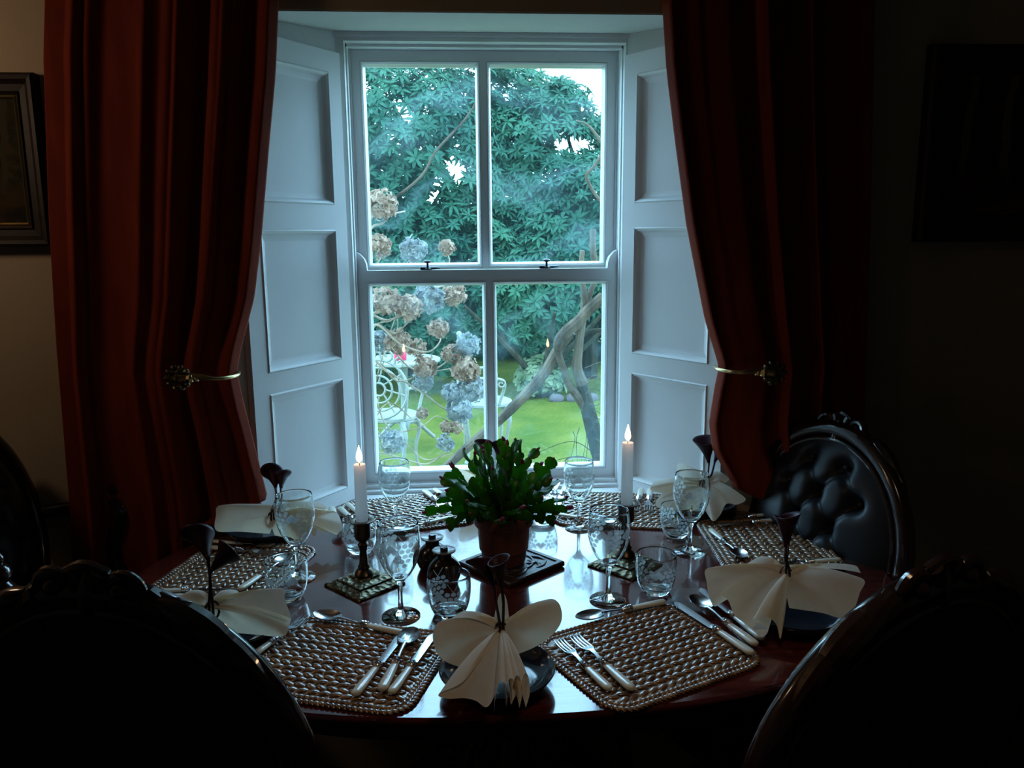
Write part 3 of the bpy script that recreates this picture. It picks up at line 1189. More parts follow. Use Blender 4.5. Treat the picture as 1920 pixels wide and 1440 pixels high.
def make_spoon():
    r = thing('table_spoon', 'x', 'spoon')
    handle_part(r, .080)
    mb = MB()
    mb.tube([(0, .098, .0060), (0, .115, .0080), (0, .132, .0092), (0, .146, .0090)], [.0034, .0028, .0032, .0045], 8, flat=.55, up=(0, 0, 1), res=12)
    mb.build('neck', M['silver'], r, smooth=50)
    rows = []
    cy, a, bb, dep = .172, .030, .0195, .0085
    n = 28
    for q, o in ((.03, 0), (.3, 0), (.55, 0), (.78, 0), (.93, 0), (1., 0), (1.02, .0012), (.99, .0016), (.8, .0016), (.55, .0016), (.3, .0016), (.03, .0016)):
        z = .0095 - dep * (1 - min(q, 1.) ** 2)
        row = []
        for t in [k / n * 2 * PI for k in range(n)]:
            row.append((q * bb * math.cos(t) * (1 - .12 * math.sin(t)), cy + q * a * math.sin(t), z + (.0012 - o if o == 0 else -.0006)))
        rows.append(row)
    mb = MB()
    mb.grid(rows, close_v=True)
    mb.build('bowl', M['silver'], r, smooth=70)
    return r


PROTO = {'knife': [make_knife, .218, None], 'fork': [make_fork, .192, None], 'spoon': [make_spoon, .202, None]}


def lay(kind, a, e, label, group, z=None, hidden_len=False):
    fn, L, pr = PROTO[kind]
    zz = TZ + MTH + .0008 if z is None else z
    A, E = P(*a, zz), P(*e, zz)
    d = E - A
    if pr is None:
        o = fn()
        PROTO[kind][2] = o
    else:
        o = copy_tree(pr)
    o.location = A
    o.rotation_euler = (0, 0, math.atan2(d[1], d[0]) - PI / 2)
    s = min(max(np.linalg.norm(d) / L, .86), 1.06)
    o.scale = (s, s, s)
    o['label'] = label
    o['group'] = group
    return o


GK, GF, GS = 'pearl handled table knives', 'pearl handled table forks', 'pearl handled table spoons'
H2 = TZ + MTH + .0008
# near left
lay('knife', (664, 1309), (758, 1190), 'pearl handled knife on the near left placemat, leftmost of its three, left of the spoon', GK)
lay('spoon', (715, 1300), (781, 1172), 'pearl handled spoon lying between the two knives on the near left placemat', GS)
lay('knife', (733, 1305), (815, 1192), 'pearl handled knife on the near left placemat, right of the spoon, next to the napkin', GK)
lay('spoon', (757, 1192), (590, 1156), 'pearl handled dessert spoon laid across the top of the near left placemat', GS)
lay('fork', (452, 1250), (576, 1160), 'pearl handled fork on the near left placemat beside the napkin, next to the mat centre', GF)
lay('fork', (432, 1240), (546, 1152), 'pearl handled fork half hidden by the near left napkin and chair', GF)
# near right
lay('fork', (1144, 1298), (1046, 1205), 'pearl handled fork on the near right placemat, nearer the middle napkin', GF)
lay('fork', (1186, 1298), (1074, 1196), 'pearl handled fork on the near right placemat, further from the middle napkin', GF)
lay('spoon', (1247, 1132), (1080, 1166), 'pearl handled dessert spoon laid across the top of the near right placemat', GS)
lay('knife', (1411, 1231), (1255, 1126), 'pearl handled knife on the near right placemat, left of the spoon', GK)
lay('spoon', (1418, 1214), (1282, 1112), 'pearl handled spoon between the two knives on the near right placemat', GS)
lay('knife', (1429, 1203), (1305, 1100), 'pearl handled knife on the near right placemat, right of the spoon, beside the right napkin', GK)
# left
lay('fork', (398, 1018), (512, 1027), 'pearl handled fork at the far side of the left placemat, nearer the window', GF)
lay('fork', (393, 1030), (516, 1041), 'pearl handled fork at the far side of the left placemat, nearer the mat centre', GF)
lay('spoon', (448, 1110), (545, 1045), 'pearl handled dessert spoon on the left placemat, ending behind the tumbler', GS)
lay('knife', (276, 1112), (430, 1108), 'pearl handled knife at the near side of the left placemat, nearer the mat centre', GK)
lay('knife', (292, 1122), (440, 1118), 'pearl handled knife at the near side of the left placemat, half under the napkin', GK)
# far left (by the window)
lay('fork', (795, 922), (846, 968), 'pearl handled fork behind the left candle by the sill, leftmost of two behind the jars', GF)
lay('fork', (815, 920), (868, 964), 'pearl handled fork by the sill behind the jars, the one nearer the plant', GF)
lay('knife', (651, 947), (700, 990), 'pearl handled knife by the sill, its handle just left of the left candle', GK)
lay('knife', (637, 955), (684, 1000), 'pearl handled knife by the sill between the far left napkin and the left candle', GK)
lay('spoon', (622, 955), (640, 1006), 'pearl handled spoon by the sill with its bowl beside the far left napkin', GS)
lay('spoon', (846, 972), (752, 995), 'pearl handled dessert spoon on the mat edge behind the two small jars', GS)
# far right (by the window)
lay('spoon', (1026, 905), (1000, 955), 'pearl handled spoon by the sill, handle just right of the plant', GS)
lay('knife', (1046, 908), (1020, 962), 'pearl handled knife by the sill behind the rear right wine glass, nearer the plant', GK)
lay('knife', (1062, 910), (1040, 962), 'pearl handled knife by the sill behind the rear right wine glass, further from the plant', GK)
lay('spoon', (1038, 966), (1155, 984), 'pearl handled dessert spoon along the near edge of the mat behind the right candle', GS)
lay('fork', (1203, 920), (1186, 978), 'pearl handled fork by the sill immediately right of the right candle', GF)
lay('fork', (1219, 920), (1214, 972), 'pearl handled fork by the sill between the right candle and the far right napkin', GF)
# right
lay('spoon', (1332, 996), (1396, 1052), 'pearl handled dessert spoon on the left edge of the right placemat', GS)
lay('knife', (1466, 966), (1340, 976), 'pearl handled knife at the far side of the right placemat, nearer the window', GK)
lay('knife', (1476, 976), (1345, 987), 'pearl handled knife at the far side of the right placemat, nearer the mat centre', GK)
lay('fork', (1576, 1052), (1452, 1062), 'pearl handled fork at the near side of the right placemat, nearer the mat centre', GF)
lay('fork', (1588, 1064), (1464, 1074), 'pearl handled fork at the near side of the right placemat, mostly behind the napkin', GF)


# ------------------------------------------------------------------ glasses
def etched(prof, r_at, z0, parent, sc=1.):
    """bunch of grapes etched on the bowl: little flat frosted ovals with two tendrils"""
    for a0 in (-PI / 2 + .15, PI / 2 + .5, PI * 1.15):
        mb = MB()
        rows = ((0, 3), (1, 4), (2, 3), (3, 2), (4, 1))
        for j, cnt in rows:
            for i in range(cnt):
                z = z0 - j * .0058 * sc
                x = (i - (cnt - 1) / 2) * .0068 * sc
                disc(mb, r_at, a0, x, z, .0031 * sc, .0026 * sc)
        for s in (-1, 1):
            pts = []
            for q in np.linspace(0, 1, 6):
                z = z0 + .004 + q * .010 * sc
                a = a0 + s * q * .0065 * sc / r_at(z)
                r = r_at(z) + .0004
                pts.append((r * math.cos(a), r * math.sin(a), z))
            mb.tube(pts, .0005, 5)
        # a leaf at the side
        for k in range(5):
            disc(mb, r_at, a0 + .62, (k - 2) * .003, z0 - .004 - abs(k - 2) * .003, .0026 * sc, .0042 * sc)
        mb.build('etched_grapes', M['etched'], parent, smooth=60)


def disc(mb, r_at, a0, x, z, rx, rz):
    n = 10
    ctr = []
    ring = []
    r0 = r_at(z)
    a = a0 + x / r0
    for k in range(n):
        t = k / n * 2 * PI
        zz = z + rz * math.sin(t)
        aa = a + rx * math.cos(t) / r0
        rr = r_at(zz) + .00025
        ring.append((rr * math.cos(aa), rr * math.sin(aa), zz))
    rr = r0 + .0005
    v = ring + [(rr * math.cos(a), rr * math.sin(a), z)]
    mb.add(v, [(k, (k + 1) % n, n) for k in range(n)])


def make_wine():
    r = thing('wine_glass', 'x', 'wine glass', group='grape etched wine glasses')
    outer = [(.0, .0), (.036, 0), (.0375, .0015), (.036, .003), (.022, .0060), (.010, .0095), (.0055, .016), (.0045, .030), (.0043, .05), (.005, .064), (.0075, .072)]
    bo = [(.0075, .072), (.0145, .079), (.024, .090), (.033, .106), (.0395, .124), (.0425, .142), (.0425, .158), (.0405, .176), (.0385, .192)]
    z, rr = np.array(bo)[:, 1], np.array(bo)[:, 0]
    zz = np.linspace(.074, .192, 26)
    rad = np.interp(zz, z, rr)
    for _ in range(3):
        rad[1:-1] = (rad[:-2] + 2 * rad[1:-1] + rad[2:]) / 4
    th = .0013
    prof = outer[:-1] + list(zip(rad, zz)) + [(rad[-1] - th / 2, zz[-1] + .0006)]
    inner = [(max(q - th, .0), h + (.0035 if i == 0 else 0)) for i, (q, h) in enumerate(zip(rad, zz))][::-1]
    inner = [p for p in inner if p[1] > .082] + [(.007, .0835), (.0, .0825)]
    MB().lathe(prof + inner, n=48).build('glass_body', M['glass'], r, smooth=50)
    etched(None, lambda h: float(np.interp(h, zz, rad)), .158, r, 1.75)
    return r


def make_tumbler():
    r = thing('tumbler', 'x', 'tumbler', group='grape etched tumblers')
    zz = np.linspace(0, .083, 20)
    rad = np.interp(zz, [0, .004, .012, .025, .045, .065, .083], [.028, .0312, .0350, .0395, .0425, .0430, .0418])
    for _ in range(2):
        rad[1:-1] = (rad[:-2] + 2 * rad[1:-1] + rad[2:]) / 4
    th = .0018
    prof = [(0, .001), (.022, .0005)] + list(zip(rad, zz)) + [(rad[-1] - th / 2, zz[-1] + .0008)]
    inner = [(q - th, h) for q, h in zip(rad, zz)][::-1]
    inner = [p for p in inner if p[1] > .013] + [(.028, .0095), (.015, .0075), (0, .007)]
    MB().lathe(prof + inner, n=48).build('glass_body', M['glass'], r, smooth=50)
    etched(None, lambda h: float(np.interp(h, zz, rad)), .058, r, 1.7)
    return r


def scatter(fn, items, z=TZ + .0006):
    pr = None
    for (px, py), sc, rot, lab in items:
        if pr is None:
            o = pr = fn()
        else:
            o = copy_tree(pr)
        o.location = P(px, py, z)
        o.rotation_euler = (0, 0, rot)
        o.scale = (sc, sc, sc)
        o['label'] = lab


scatter(make_wine, [
    ((560, 1083), 1.02, .5, 'etched wine glass in front of the far left napkin, behind the left tumbler'),
    ((752, 1155), 1.04, .2, 'etched wine glass nearest us, right of the left candlestick'),
    ((1140, 1125), 1.04, 0, 'etched wine glass nearest us on the right, right of the potted plant'),
    ((1293, 1035), 1.02, .1, 'etched wine glass in front of the far right napkin'),
    ((1085, 990), .95, .3, 'etched wine glass by the window, right of the plant before the mat'),
    ((743, 996), .98, -.2, 'etched wine glass by the window, just right of the left candle')])
scatter(make_tumbler, [
    ((540, 1120), 1.04, -.3, 'etched tumbler behind the near left napkin'),
    ((843, 1150), 1.04, .05, 'etched tumbler in front of the two small jars'),
    ((1229, 1108), 1.02, .35, 'etched tumbler beside the right candlestick, above the near right placemat'),
    ((1267, 1003), .95, -.2, 'etched tumbler by the far right napkin, right of the right candlestick'),
    ((1016, 978), 1., .3, 'etched tumbler by the window, immediately right of the flower pot'),
    ((676, 1032), .98, 0, 'etched tumbler standing behind the left candlestick')])


# ------------------------------------------------------------------ candlesticks and candles
def make_stick(label, loc, rz, zs):
    r = thing('candlestick', label, 'candlestick', loc, rz, 'square based brass candlesticks')
    mb = MB()
    a = .063
    rings = []
    for k, z in ((1, 0), (1, .003), (.96, .006), (.74, .012), (.70, .012), (.68, .016), (.40, .020), (.36, .024)):
        h = a * k
        rings.append([(-h, -h, z), (h, -h, z), (h, h, z), (-h, h, z)])
    mb.grid(rings, close_v=True)
    mb.f.append((3, 2, 1, 0))
    mb.f.append(tuple(28 + k for k in range(4)))
    mb.build('base', M['brass'], r, smooth=0)
    MB().lathe([(.021, .023), (.022, .028), (.017, .036), (.012, .040), (.014, .044), (.010, .050), (.009, .066), (.0075, .078), (.0095, .088), (.012, .096), (.008, .100), (.010, .104), (.016, .108), (.0175, .112)], n=24).build('stem', M['brass_smooth'], r)
    MB().lathe([(.012, .108), (.0175, .112), (.0185, .118), (.0180, .142), (.020, .146), (.027, .148), (.0275, .1505), (.020, .151), (.0155, .150), (.0150, .128), (0, .127)], n=28).build('socket', M['brass_smooth'], r)
    return r


def make_candle(label, loc, h):
    r = thing('candle', label, 'candle', loc, 0, 'lit white candles')
    R = .0135
    MB().lathe([(0, 0), (R, 0), (R, .002), (R * .97, h * .5), (R * .94, h - .004), (R * .90, h), (R * .75, h - .002), (R * .4, h - .0045), (0, h - .005)], n=28).build('wax', M['wax'], r, smooth=50)
    MB().tube([(0, 0, h - .006), (.0003, 0, h + .004), (.001, 0, h + .009)], .0009, 6).build('wick', M['wick'], r)
    MB().lathe([(.0005, h + .004), (.004, h + .007), (.0064, h + .012), (.0066, h + .017), (.0054, h + .024), (.0034, h + .031), (.0014, h + .037), (.0002, h + .042)], n=16).build('flame', M['flame'], r, smooth=70)
    return r


sa = P(684, 1097, TZ)
make_stick('square based brass candlestick on the left, between tumbler and wine glasses', (sa[0], sa[1], TZ + .0004), math.radians(43), 0)
make_candle('lit white candle in the left candlestick', (sa[0], sa[1], TZ + .1285), .148)
sb = P(1173, 1060, TZ)
make_stick('square based brass candlestick on the right, behind the right wine glass', (sb[0], sb[1], TZ + .0004), math.radians(43), 0)
make_candle('lit white candle in the right candlestick before the right shutter', (sb[0], sb[1], TZ + .1285), .166)


# ------------------------------------------------------------------ plates, napkins and the lilies tied round them
def make_plate():
    prof = [(0, .004), (.055, .004), (.060, 0), (.066, .0), (.082, .010), (.098, .024), (.1035, .032), (.1030, .034), (.1005, .033), (.094, .025), (.079, .013), (.060, .0085), (0, .008)]
    return MB().lathe(prof, n=64).build('side_plate', M['plate'], smooth=50)


PL = {}
pr = None
for key, (px, py, lab) in {
        'nc': (932, 1254, 'dark glazed dish under the middle napkin at the front edge of the table'),
        'nl': (432, 1168, 'dark glazed dish under the near left napkin'),
        'r': (1487, 1140, 'dark glazed dish under the right napkin'),
        'fl': (496, 985, 'dark glazed dish under the far left napkin'),
        'fr': (1312, 940, 'dark glazed dish under the far right napkin'),
        'fc': (918, 921, 'dark glazed dish by the window behind the potted plant')}.items():
    p = P(px, py, TZ + .03)
    if pr is None:
        o = pr = make_plate()
    else:
        o = pr.copy()
        COL.objects.link(o)
    k = .86 if key == 'fc' else .96
    o.scale = (k, k, 1)
    o.location = (p[0], p[1], TZ + .0006)
    tag(o, lab, 'plate', 'dark side dishes')
    PL[key] = p


def napkin(key, label, G, fans):
    """cloth gathered at G and fanned out to each end curve"""
    base = np.array([PL[key][0], PL[key][1], TZ + .01])
    g = P(*G)
    mb = MB()
    for fan in fans:
        E = crv([P(*q) for q in fan], 12 * len(fan))
        mean = E.mean(0)
        rows = []
        d = unit(mean - g)
        for v in np.linspace(0, 1, 14):
            spread = .11 + .89 * v ** .9
            axis = g + (mean - g) * v
            arch = V(0, 0, .010) * math.sin(PI * v)
            row = axis + (E - mean) * spread + arch
            row[:, 2] = np.maximum(row[:, 2], TZ + .014)
            rows.append(row - base)
        mb.grid(rows)
    o = mb.build('napkin', M['napkin'], smooth=85, loc=base)
    return tag(o, label, 'napkin', 'cream linen napkins tied with lilies')


NC = napkin('nc', 'cream linen napkin bow in the middle of the front edge, pleats hanging towards us', (940, 1180, .868), [
    [(924, 1172, .868), (931, 1135, .895), (937, 1114, .918), (945, 1113, .92), (951, 1130, .902), (956, 1172, .868)],
    [(905, 1162, .88), (868, 1158, .886), (825, 1165, .882), (812, 1188, .868), (816, 1216, .852), (835, 1240, .834), (880, 1253, .83), (915, 1240, .834)],
    [(845, 1160, .888), (870, 1146, .892), (900, 1152, .886), (925, 1172, .875)],
    [(962, 1165, .878), (1000, 1142, .900), (1030, 1123, .915), (1049, 1133, .912), (1053, 1163, .893), (1036, 1190, .872), (1005, 1212, .85), (968, 1228, .84)],
    [(905, 1232, .864), (868, 1278, .854), (823, 1301, .846), (838, 1310, .840), (870, 1309, .836), (892, 1314, .832), (912, 1326, .824), (926, 1306, .833), (934, 1272, .853)],
    [(926, 1337, .828), (930, 1300, .845), (938, 1279, .858), (948, 1284, .856), (951, 1305, .842), (950, 1326, .832)],
    [(948, 1326, .832), (948, 1295, .848), (955, 1273, .860), (964, 1277, .858), (967, 1300, .842), (958, 1322, .832)],
    [(962, 1326, .830), (960, 1295, .848), (967, 1268, .862), (975, 1272, .860), (979, 1300, .843), (974, 1328, .830)],
    [(974, 1328, .830), (975, 1295, .848), (983, 1264, .862), (991, 1270, .860), (993, 1300, .845), (986, 1327, .832)]])
napkin('nl', 'cream linen napkin bow behind the near left chair', (398, 1138, .872), [
    [(402, 1128, .878), (450, 1117, .886), (527, 1103, .888), (534, 1124, .874), (545, 1157, .852), (536, 1164, .848)],
    [(546, 1160, .852), (541, 1176, .838), (530, 1193, .828), (480, 1190, .822), (430, 1184, .822), (404, 1170, .832)],
    [(388, 1118, .882), (366, 1106, .886), (345, 1113, .882), (318, 1134, .862), (328, 1150, .846), (352, 1152, .846)],
    [(328, 1158, .838), (342, 1143, .852), (352, 1164, .832), (362, 1150, .852), (372, 1172, .830), (382, 1156, .850), (393, 1180, .828)],
    [(402, 1128, .876), (422, 1107, .886), (445, 1108, .884), (458, 1126, .872)]])
napkin('r', 'cream linen napkin bow on the right with a broad folded wing, before the right placemat', (1474, 1074, .882), [
    [(1462, 1067, .886), (1400, 1065, .888), (1328, 1065, .888), (1325, 1092, .866), (1332, 1126, .842), (1342, 1137, .832), (1352, 1122, .842), (1362, 1112, .848)],
    [(1352, 1114, .866), (1366, 1127, .856), (1378, 1155, .836), (1400, 1170, .828), (1428, 1194, .818), (1440, 1178, .830), (1412, 1162, .850), (1440, 1158, .852), (1456, 1172, .836), (1463, 1198, .818), (1470, 1165, .844)],
    [(1478, 1069, .886), (1545, 1070, .886), (1617, 1085, .882), (1612, 1112, .866), (1590, 1158, .832), (1540, 1149, .832), (1480, 1140, .842)],
    [(1490, 1064, .892), (1560, 1059, .894), (1602, 1060, .892), (1614, 1074, .888)],
    [(1386, 1066, .888), (1428, 1043, .904), (1447, 1062, .892)]])
napkin('fl', 'cream linen napkin bow beside the left curtain at the foot of the left shutter', (513, 966, .872), [
    [(506, 948, .886), (460, 946, .888), (411, 948, .886), (405, 966, .868), (406, 995, .842), (450, 997, .836), (506, 1001, .832)],
    [(515, 947, .886), (545, 941, .892), (588, 939, .892), (611, 951, .882), (600, 963, .872)],
    [(600, 956, .882), (630, 960, .866), (640, 984, .846), (630, 1003, .826), (616, 974, .852), (611, 1001, .828), (601, 970, .854), (590, 1006, .824), (580, 974, .852), (565, 1008, .824), (540, 1008, .824), (515, 1004, .828)]])
napkin('fr', 'cream linen napkin bow at the foot of the right shutter, beside the right curtain', (1322, 908, .884), [
    [(1316, 899, .892), (1262, 898, .892), (1231, 901, .886), (1221, 912, .876), (1222, 920, .866), (1252, 927, .86)],
    [(1254, 914, .872), (1237, 930, .852), (1229, 946, .834), (1245, 956, .826), (1280, 960, .824), (1312, 955, .828)],
    [(1270, 895, .89), (1272, 869, .914), (1300, 877, .908), (1318, 896, .894)],
    [(1334, 900, .886), (1370, 915, .876), (1398, 935, .86), (1382, 946, .85), (1362, 945, .846), (1350, 966, .828), (1337, 977, .818), (1324, 960, .828)],
    [(1328, 892, .894), (1345, 883, .902), (1366, 897, .892), (1360, 906, .886)]])
o = NC.copy()
COL.objects.link(o)
o.location = (PL['fc'][0], PL['fc'][1], TZ + .01)
o.rotation_euler = (0, 0, PI)
o.scale = (.8, .62, .85)
o['label'] = 'cream linen napkin by the window, mostly hidden behind the potted plant'


def bloom(parent, base, tip, L, R, lip, seed):
    """a calla lily: one petal rolled into a flaring trumpet with a pointed, turned-back lip"""
    ax = unit(tip - base)
    a = unit(np.cross(ax, V(0, 0, 1)) if abs(ax[2]) < .95 else V(1, 0, 0))
    b2 = np.cross(ax, a)
    rows = []
    nv, nt = 14, 30
    for i in range(nv):
        v = i / (nv - 1)
        row = []
        for j in range(nt):
            q = j / (nt - 1) * 2 - 1
            t = lip + q * PI * 1.16
            tall = .80 + .34 * (math.cos(q * PI) * .5 + .5) ** 1.5
            r = (.0032 + .86 * R * v ** 1.35) * (1 + .10 * q)
            flare = R * .22 * max(0, v - .75) / .25 * (math.cos(q * PI) * .5 + .5)
            row.append(base + ax * (L * v * tall) + (a * math.cos(t) + b2 * math.sin(t)) * (r + flare))
        rows.append(row)
    mb = MB()
    mb.grid(rows)
    o = mb.build('bloom', M['bloom'], parent, smooth=80)
    solid(o, .0012)
    return o


def lily(label, G, blooms):
    g = P(*G)
    r = thing('calla_lily_tie', label, 'napkin tie', g, 0, 'burgundy lilies tied round the napkins')
    # the loop of stem round the gathered cloth
    mb = MB()
    pts = []
    for k in range(24):
        t = k / 24 * 2 * PI
        pts.append((.013 * math.cos(t), .011 * math.sin(t) * .6 - .002, .016 * math.sin(t) - .006))
    mb.tube(pts, .0022, 6, closed=True)
    mb.build('binding', M['tie_stem'], r)
    for i, (mid, bs, tp, L, R, lip) in enumerate(blooms):
        B_, T_ = P(*bs) - g, P(*tp) - g
        MB().tube([V(.004 * (1 if i else -1), -.010, -.02), V(.003 * (1 if i else -1), -.006, .012), P(*mid) - g, B_, B_ + unit(T_ - B_) * .006], [.0024, .0026, .0026, .0032, .0042], 8, res=20).build('stem', M['tie_stem'], r)
        bloom(r, B_, T_, L, R, lip, i)


lily('pair of burgundy calla lilies round the middle napkin, before the flower pot', (940, 1180, .868), [
    ((930, 1128, .91), (926, 1098, .936), (902, 1055, .968), .055, .019, 2.4),
    ((944, 1130, .91), (941, 1103, .934), (934, 1048, .985), .052, .017, .6)])
lily('pair of burgundy calla lilies round the near left napkin, before the left placemat', (398, 1138, .872), [
    ((394, 1090, .93), (390, 1048, .970), (366, 988, 1.01), .070, .026, 2.8),
    ((395, 1095, .925), (394, 1072, .945), (422, 1040, .972), .052, .023, -.6)])
lily('pair of burgundy calla lilies standing upright in the right napkin', (1474, 1074, .882), [
    ((1476, 1045, .915), (1477, 1020, .938), (1481, 966, .99), .060, .018, .9),
    ((1472, 1048, .913), (1473, 1026, .932), (1470, 972, .985), .056, .016, 2.6)])
lily('pair of open burgundy calla lilies above the far left napkin against the shutter', (513, 966, .872), [
    ((518, 935, .902), (517, 915, .922), (508, 868, .968), .058, .025, 3.6),
    ((525, 938, .902), (527, 915, .924), (533, 872, .966), .048, .016, .4)])
lily('pair of burgundy calla lilies above the far right napkin against the right curtain', (1322, 908, .884), [
    ((1327, 888, .906), (1329, 868, .930), (1322, 816, 1.005), .066, .031, 1.2),
    ((1334, 890, .904), (1340, 866, .930), (1362, 818, 1.0), .062, .028, 2.2)])
lily('pair of burgundy calla lilies behind the potted plant, in front of the glazing bar', (922, 912, .885), [
    ((918, 885, .92), (913, 862, .948), (905, 812, 1.005), .062, .022, 2.2),
    ((930, 885, .92), (934, 858, .95), (936, 812, 1.0), .056, .019, .8)])

# ------------------------------------------------------------------ carved trivet, pot plant and the two jars
tv = P(958, 1052, TZ + .014)
trivet = thing('wooden_trivet', 'dark carved square wooden trivet under the potted plant', 'trivet', (tv[0], tv[1], TZ + .0004), math.radians(40))
h = .088
mb = MB()
rings = []
for k, z in ((.97, 0), (1., .003), (1., .011), (.97, .014), (.86, .014), (.84, .011)):
    rings.append([(-h * k, -h * k, z), (h * k, -h * k, z), (h * k, h * k, z), (-h * k, h * k, z)])
mb.grid(rings, close_v=True)
mb.f.append((3, 2, 1, 0))
mb.f.append((20, 21, 22, 23))
mb.build('slab', M['trivet'], trivet, smooth=0)
mb = MB()
for q in range(4):
    rot = Matrix.Rotation(q * PI / 2, 4, 'Z')
    for c0, c1 in (((-.066, .050), (-.02, .064)), ((-.01, .045), (.045, .066)), ((.02, .035), (.062, .03)), ((-.05, .035), (-.02, .03))):
        pts = [(c0[0], c0[1], .0105), ((c0[0] + c1[0]) / 2 + .006, (c0[1] + c1[1]) / 2 + .008, .0125), (c1[0], c1[1], .0105)]
        mb.tube(xf(rot, pts), [.003, .006, .003], 8, flat=.6, up=(0, 0, 1), res=8)
mb.tube([(.052 * math.cos(k / 32 * 2 * PI), .052 * math.sin(k / 32 * 2 * PI), .0118) for k in range(32)], .003, 6, closed=True)
mb.build('carving', M['trivet'], trivet)

pp = P(945, 1050, TZ + .0155)
PT = thing('christmas_cactus', 'green christmas cactus with pink buds in a brown pot on the trivet', 'pot plant', (pp[0], pp[1], TZ + .0155))
PT.scale = (1.05, 1.05, 1.05)
MB().lathe([(0, .002), (.044, .002), (.046, 0), (.0475, .003), (.0575, .082), (.0590, .084), (.0640, .086), (.0655, .090), (.0665, .112), (.0655, .114), (.0635, .113), (.0625, .090), (.058, .086), (.054, .030), (0, .028)], n=48).build('pot', M['pot'], PT)
mb = MB()
rows = []
for r in np.linspace(.001, .060, 9):
    rows.append([(r * math.cos(t), r * math.sin(t), .098 + .006 * math.sin(9 * t + 60 * r) * (r / .06) + rnd.uniform(-.002, .002) + .006 * (1 - r / .06)) for t in [k / 28 * 2 * PI for k in range(28)]])
mb.grid(rows, close_v=True)
mb.build('soil', M['soil'], PT, smooth=80)


def pad(mb, p, d, nrm, L, W):
    """one flattened toothed segment growing from p along d"""
    side = np.cross(d, nrm)
    prof = [(0, .14), (.10, .42), (.28, .80), (.34, .72), (.52, 1.0), (.60, .90), (.78, .98), (.86, .86), (.94, .72), (1., .40)]
    rows = []
    for q, w in prof:
        c = p + d * L * q + nrm * (.10 * L * math.sin(PI * q))
        hw = W * w
        t = .0016 + .0012 * math.sin(PI * min(q + .1, 1))
        rows.append([c - side * hw, c - side * hw * .5 + nrm * t, c + nrm * t * 1.5, c + side * hw * .5 + nrm * t, c + side * hw, c + side * hw * .5 - nrm * t, c - nrm * t * 1.5, c - side * hw * .5 - nrm * t])
    o = mb.n
    mb.grid(rows, close_v=True)
    mb.f.append(tuple(o + k for k in range(8))[::-1])
    mb.f.append(tuple(o + 72 + k for k in range(8)))


def budshape(mb, p, d, L, R):
    a = unit(np.cross(d, V(.3, .2, 1)))
    pts = [p, p + d * L * .2, p + d * L * .5, p + d * L * .8, p + d * L]
    mb.tube(pts, [R * .35, R * .8, R, R * .65, R * .1], 8, res=8)


br = random.Random(21)
targets = [(832, 862, 1.08), (838, 895, .95), (868, 880, .98), (880, 830, 1.12), (905, 860, 1.04), (893, 905, .9)]
nb = 54
for k in range(nb):
    a = k * 2.399963 + br.uniform(-.3, .3)
    f_ = (k + .5) / nb
    el = math.radians(88 - 62 * f_ ** .8 + br.uniform(-6, 6))
    out = V(math.cos(a), math.sin(a), 0)
    p = out * (.008 + .036 * f_) + V(0, 0, .100)
    d = unit(out * math.cos(el) + V(0, 0, math.sin(el)))
    nseg = br.choice((3, 4)) if f_ > .75 else (5 if f_ < .35 else 4)
    mb = MB()
    L0 = br.uniform(.008, .018)
    mb.tube([p - d * .006, p + d * L0], [.0028, .0022], 6)
    p = p + d * L0 * .9
    roll = br.uniform(0, PI)
    for s in range(nseg):
        L = br.uniform(.030, .036)
        W = br.uniform(.0125, .0165) * (.85 if s == 0 else 1)
        e1 = unit(np.cross(d, V(.2, .1, .97) if abs(d[2]) < .95 else V(1, 0, 0)))
        e2 = np.cross(d, e1)
        nrm = e1 * math.cos(roll) + e2 * math.sin(roll)
        roll += br.uniform(-.6, .6)
        pad(mb, p, d, nrm, L, W)
        p = p + d * L * .93
        d = unit(d + out * (.16 if f_ > .3 else .05) - V(0, 0, .02 + .20 * f_) + V(br.uniform(-.22, .22), br.uniform(-.22, .22), br.uniform(-.10, .16)))
    b_ = mb.build('branch', M['cactus'], PT, smooth=50)
    if k % 3 != 2:
        q = MB()
        for _ in range(br.choice((1, 1, 2))):
            dd = unit(d + V(br.uniform(-.5, .5), br.uniform(-.5, .5), br.uniform(.2, .8)))
            Lb = br.choice((.007, .009, .012, .020))
            budshape(q, p - d * .002, dd, Lb, .0028 + Lb * .08)
        q.build('flower_bud', M['bud'], b_, smooth=60)


def make_jar(label, loc, rz, group='small stoneware jars'):
    r = thing('stoneware_jar', label, 'jar', loc, rz, group)
    MB().lathe([(0, 0), (.026, 0), (.031, .004), (.037, .018), (.038, .030), (.034, .042), (.024, .054), (.0165, .060), (.0155, .070)], n=36).build('body', M['jar'], r)
    MB().lathe([(.0140, .068), (.0165, .070), (.0255, .0735), (.0265, .076), (.0250, .0768), (.016, .0738), (.008, .0735), (0, .0735)], n=36).build('disc_rim', M['jar_disc'], r)
    MB().lathe([(.0075, .073), (.0085, .074), (.0085, .080), (.0075, .0825), (.004, .0835), (0, .0835)], n=20).build('stopper', M['jar'], r)
    return r


ja = P(812, 1066, TZ)
jb = P(834, 1092, TZ)
make_jar('small dark stoneware jar with a flat disc rim, the one further from us', (ja[0], ja[1], TZ + .0004), 0)
make_jar('small dark stoneware jar with a flat disc rim, just behind the front tumbler', (jb[0], jb[1], TZ + .0004), 0)

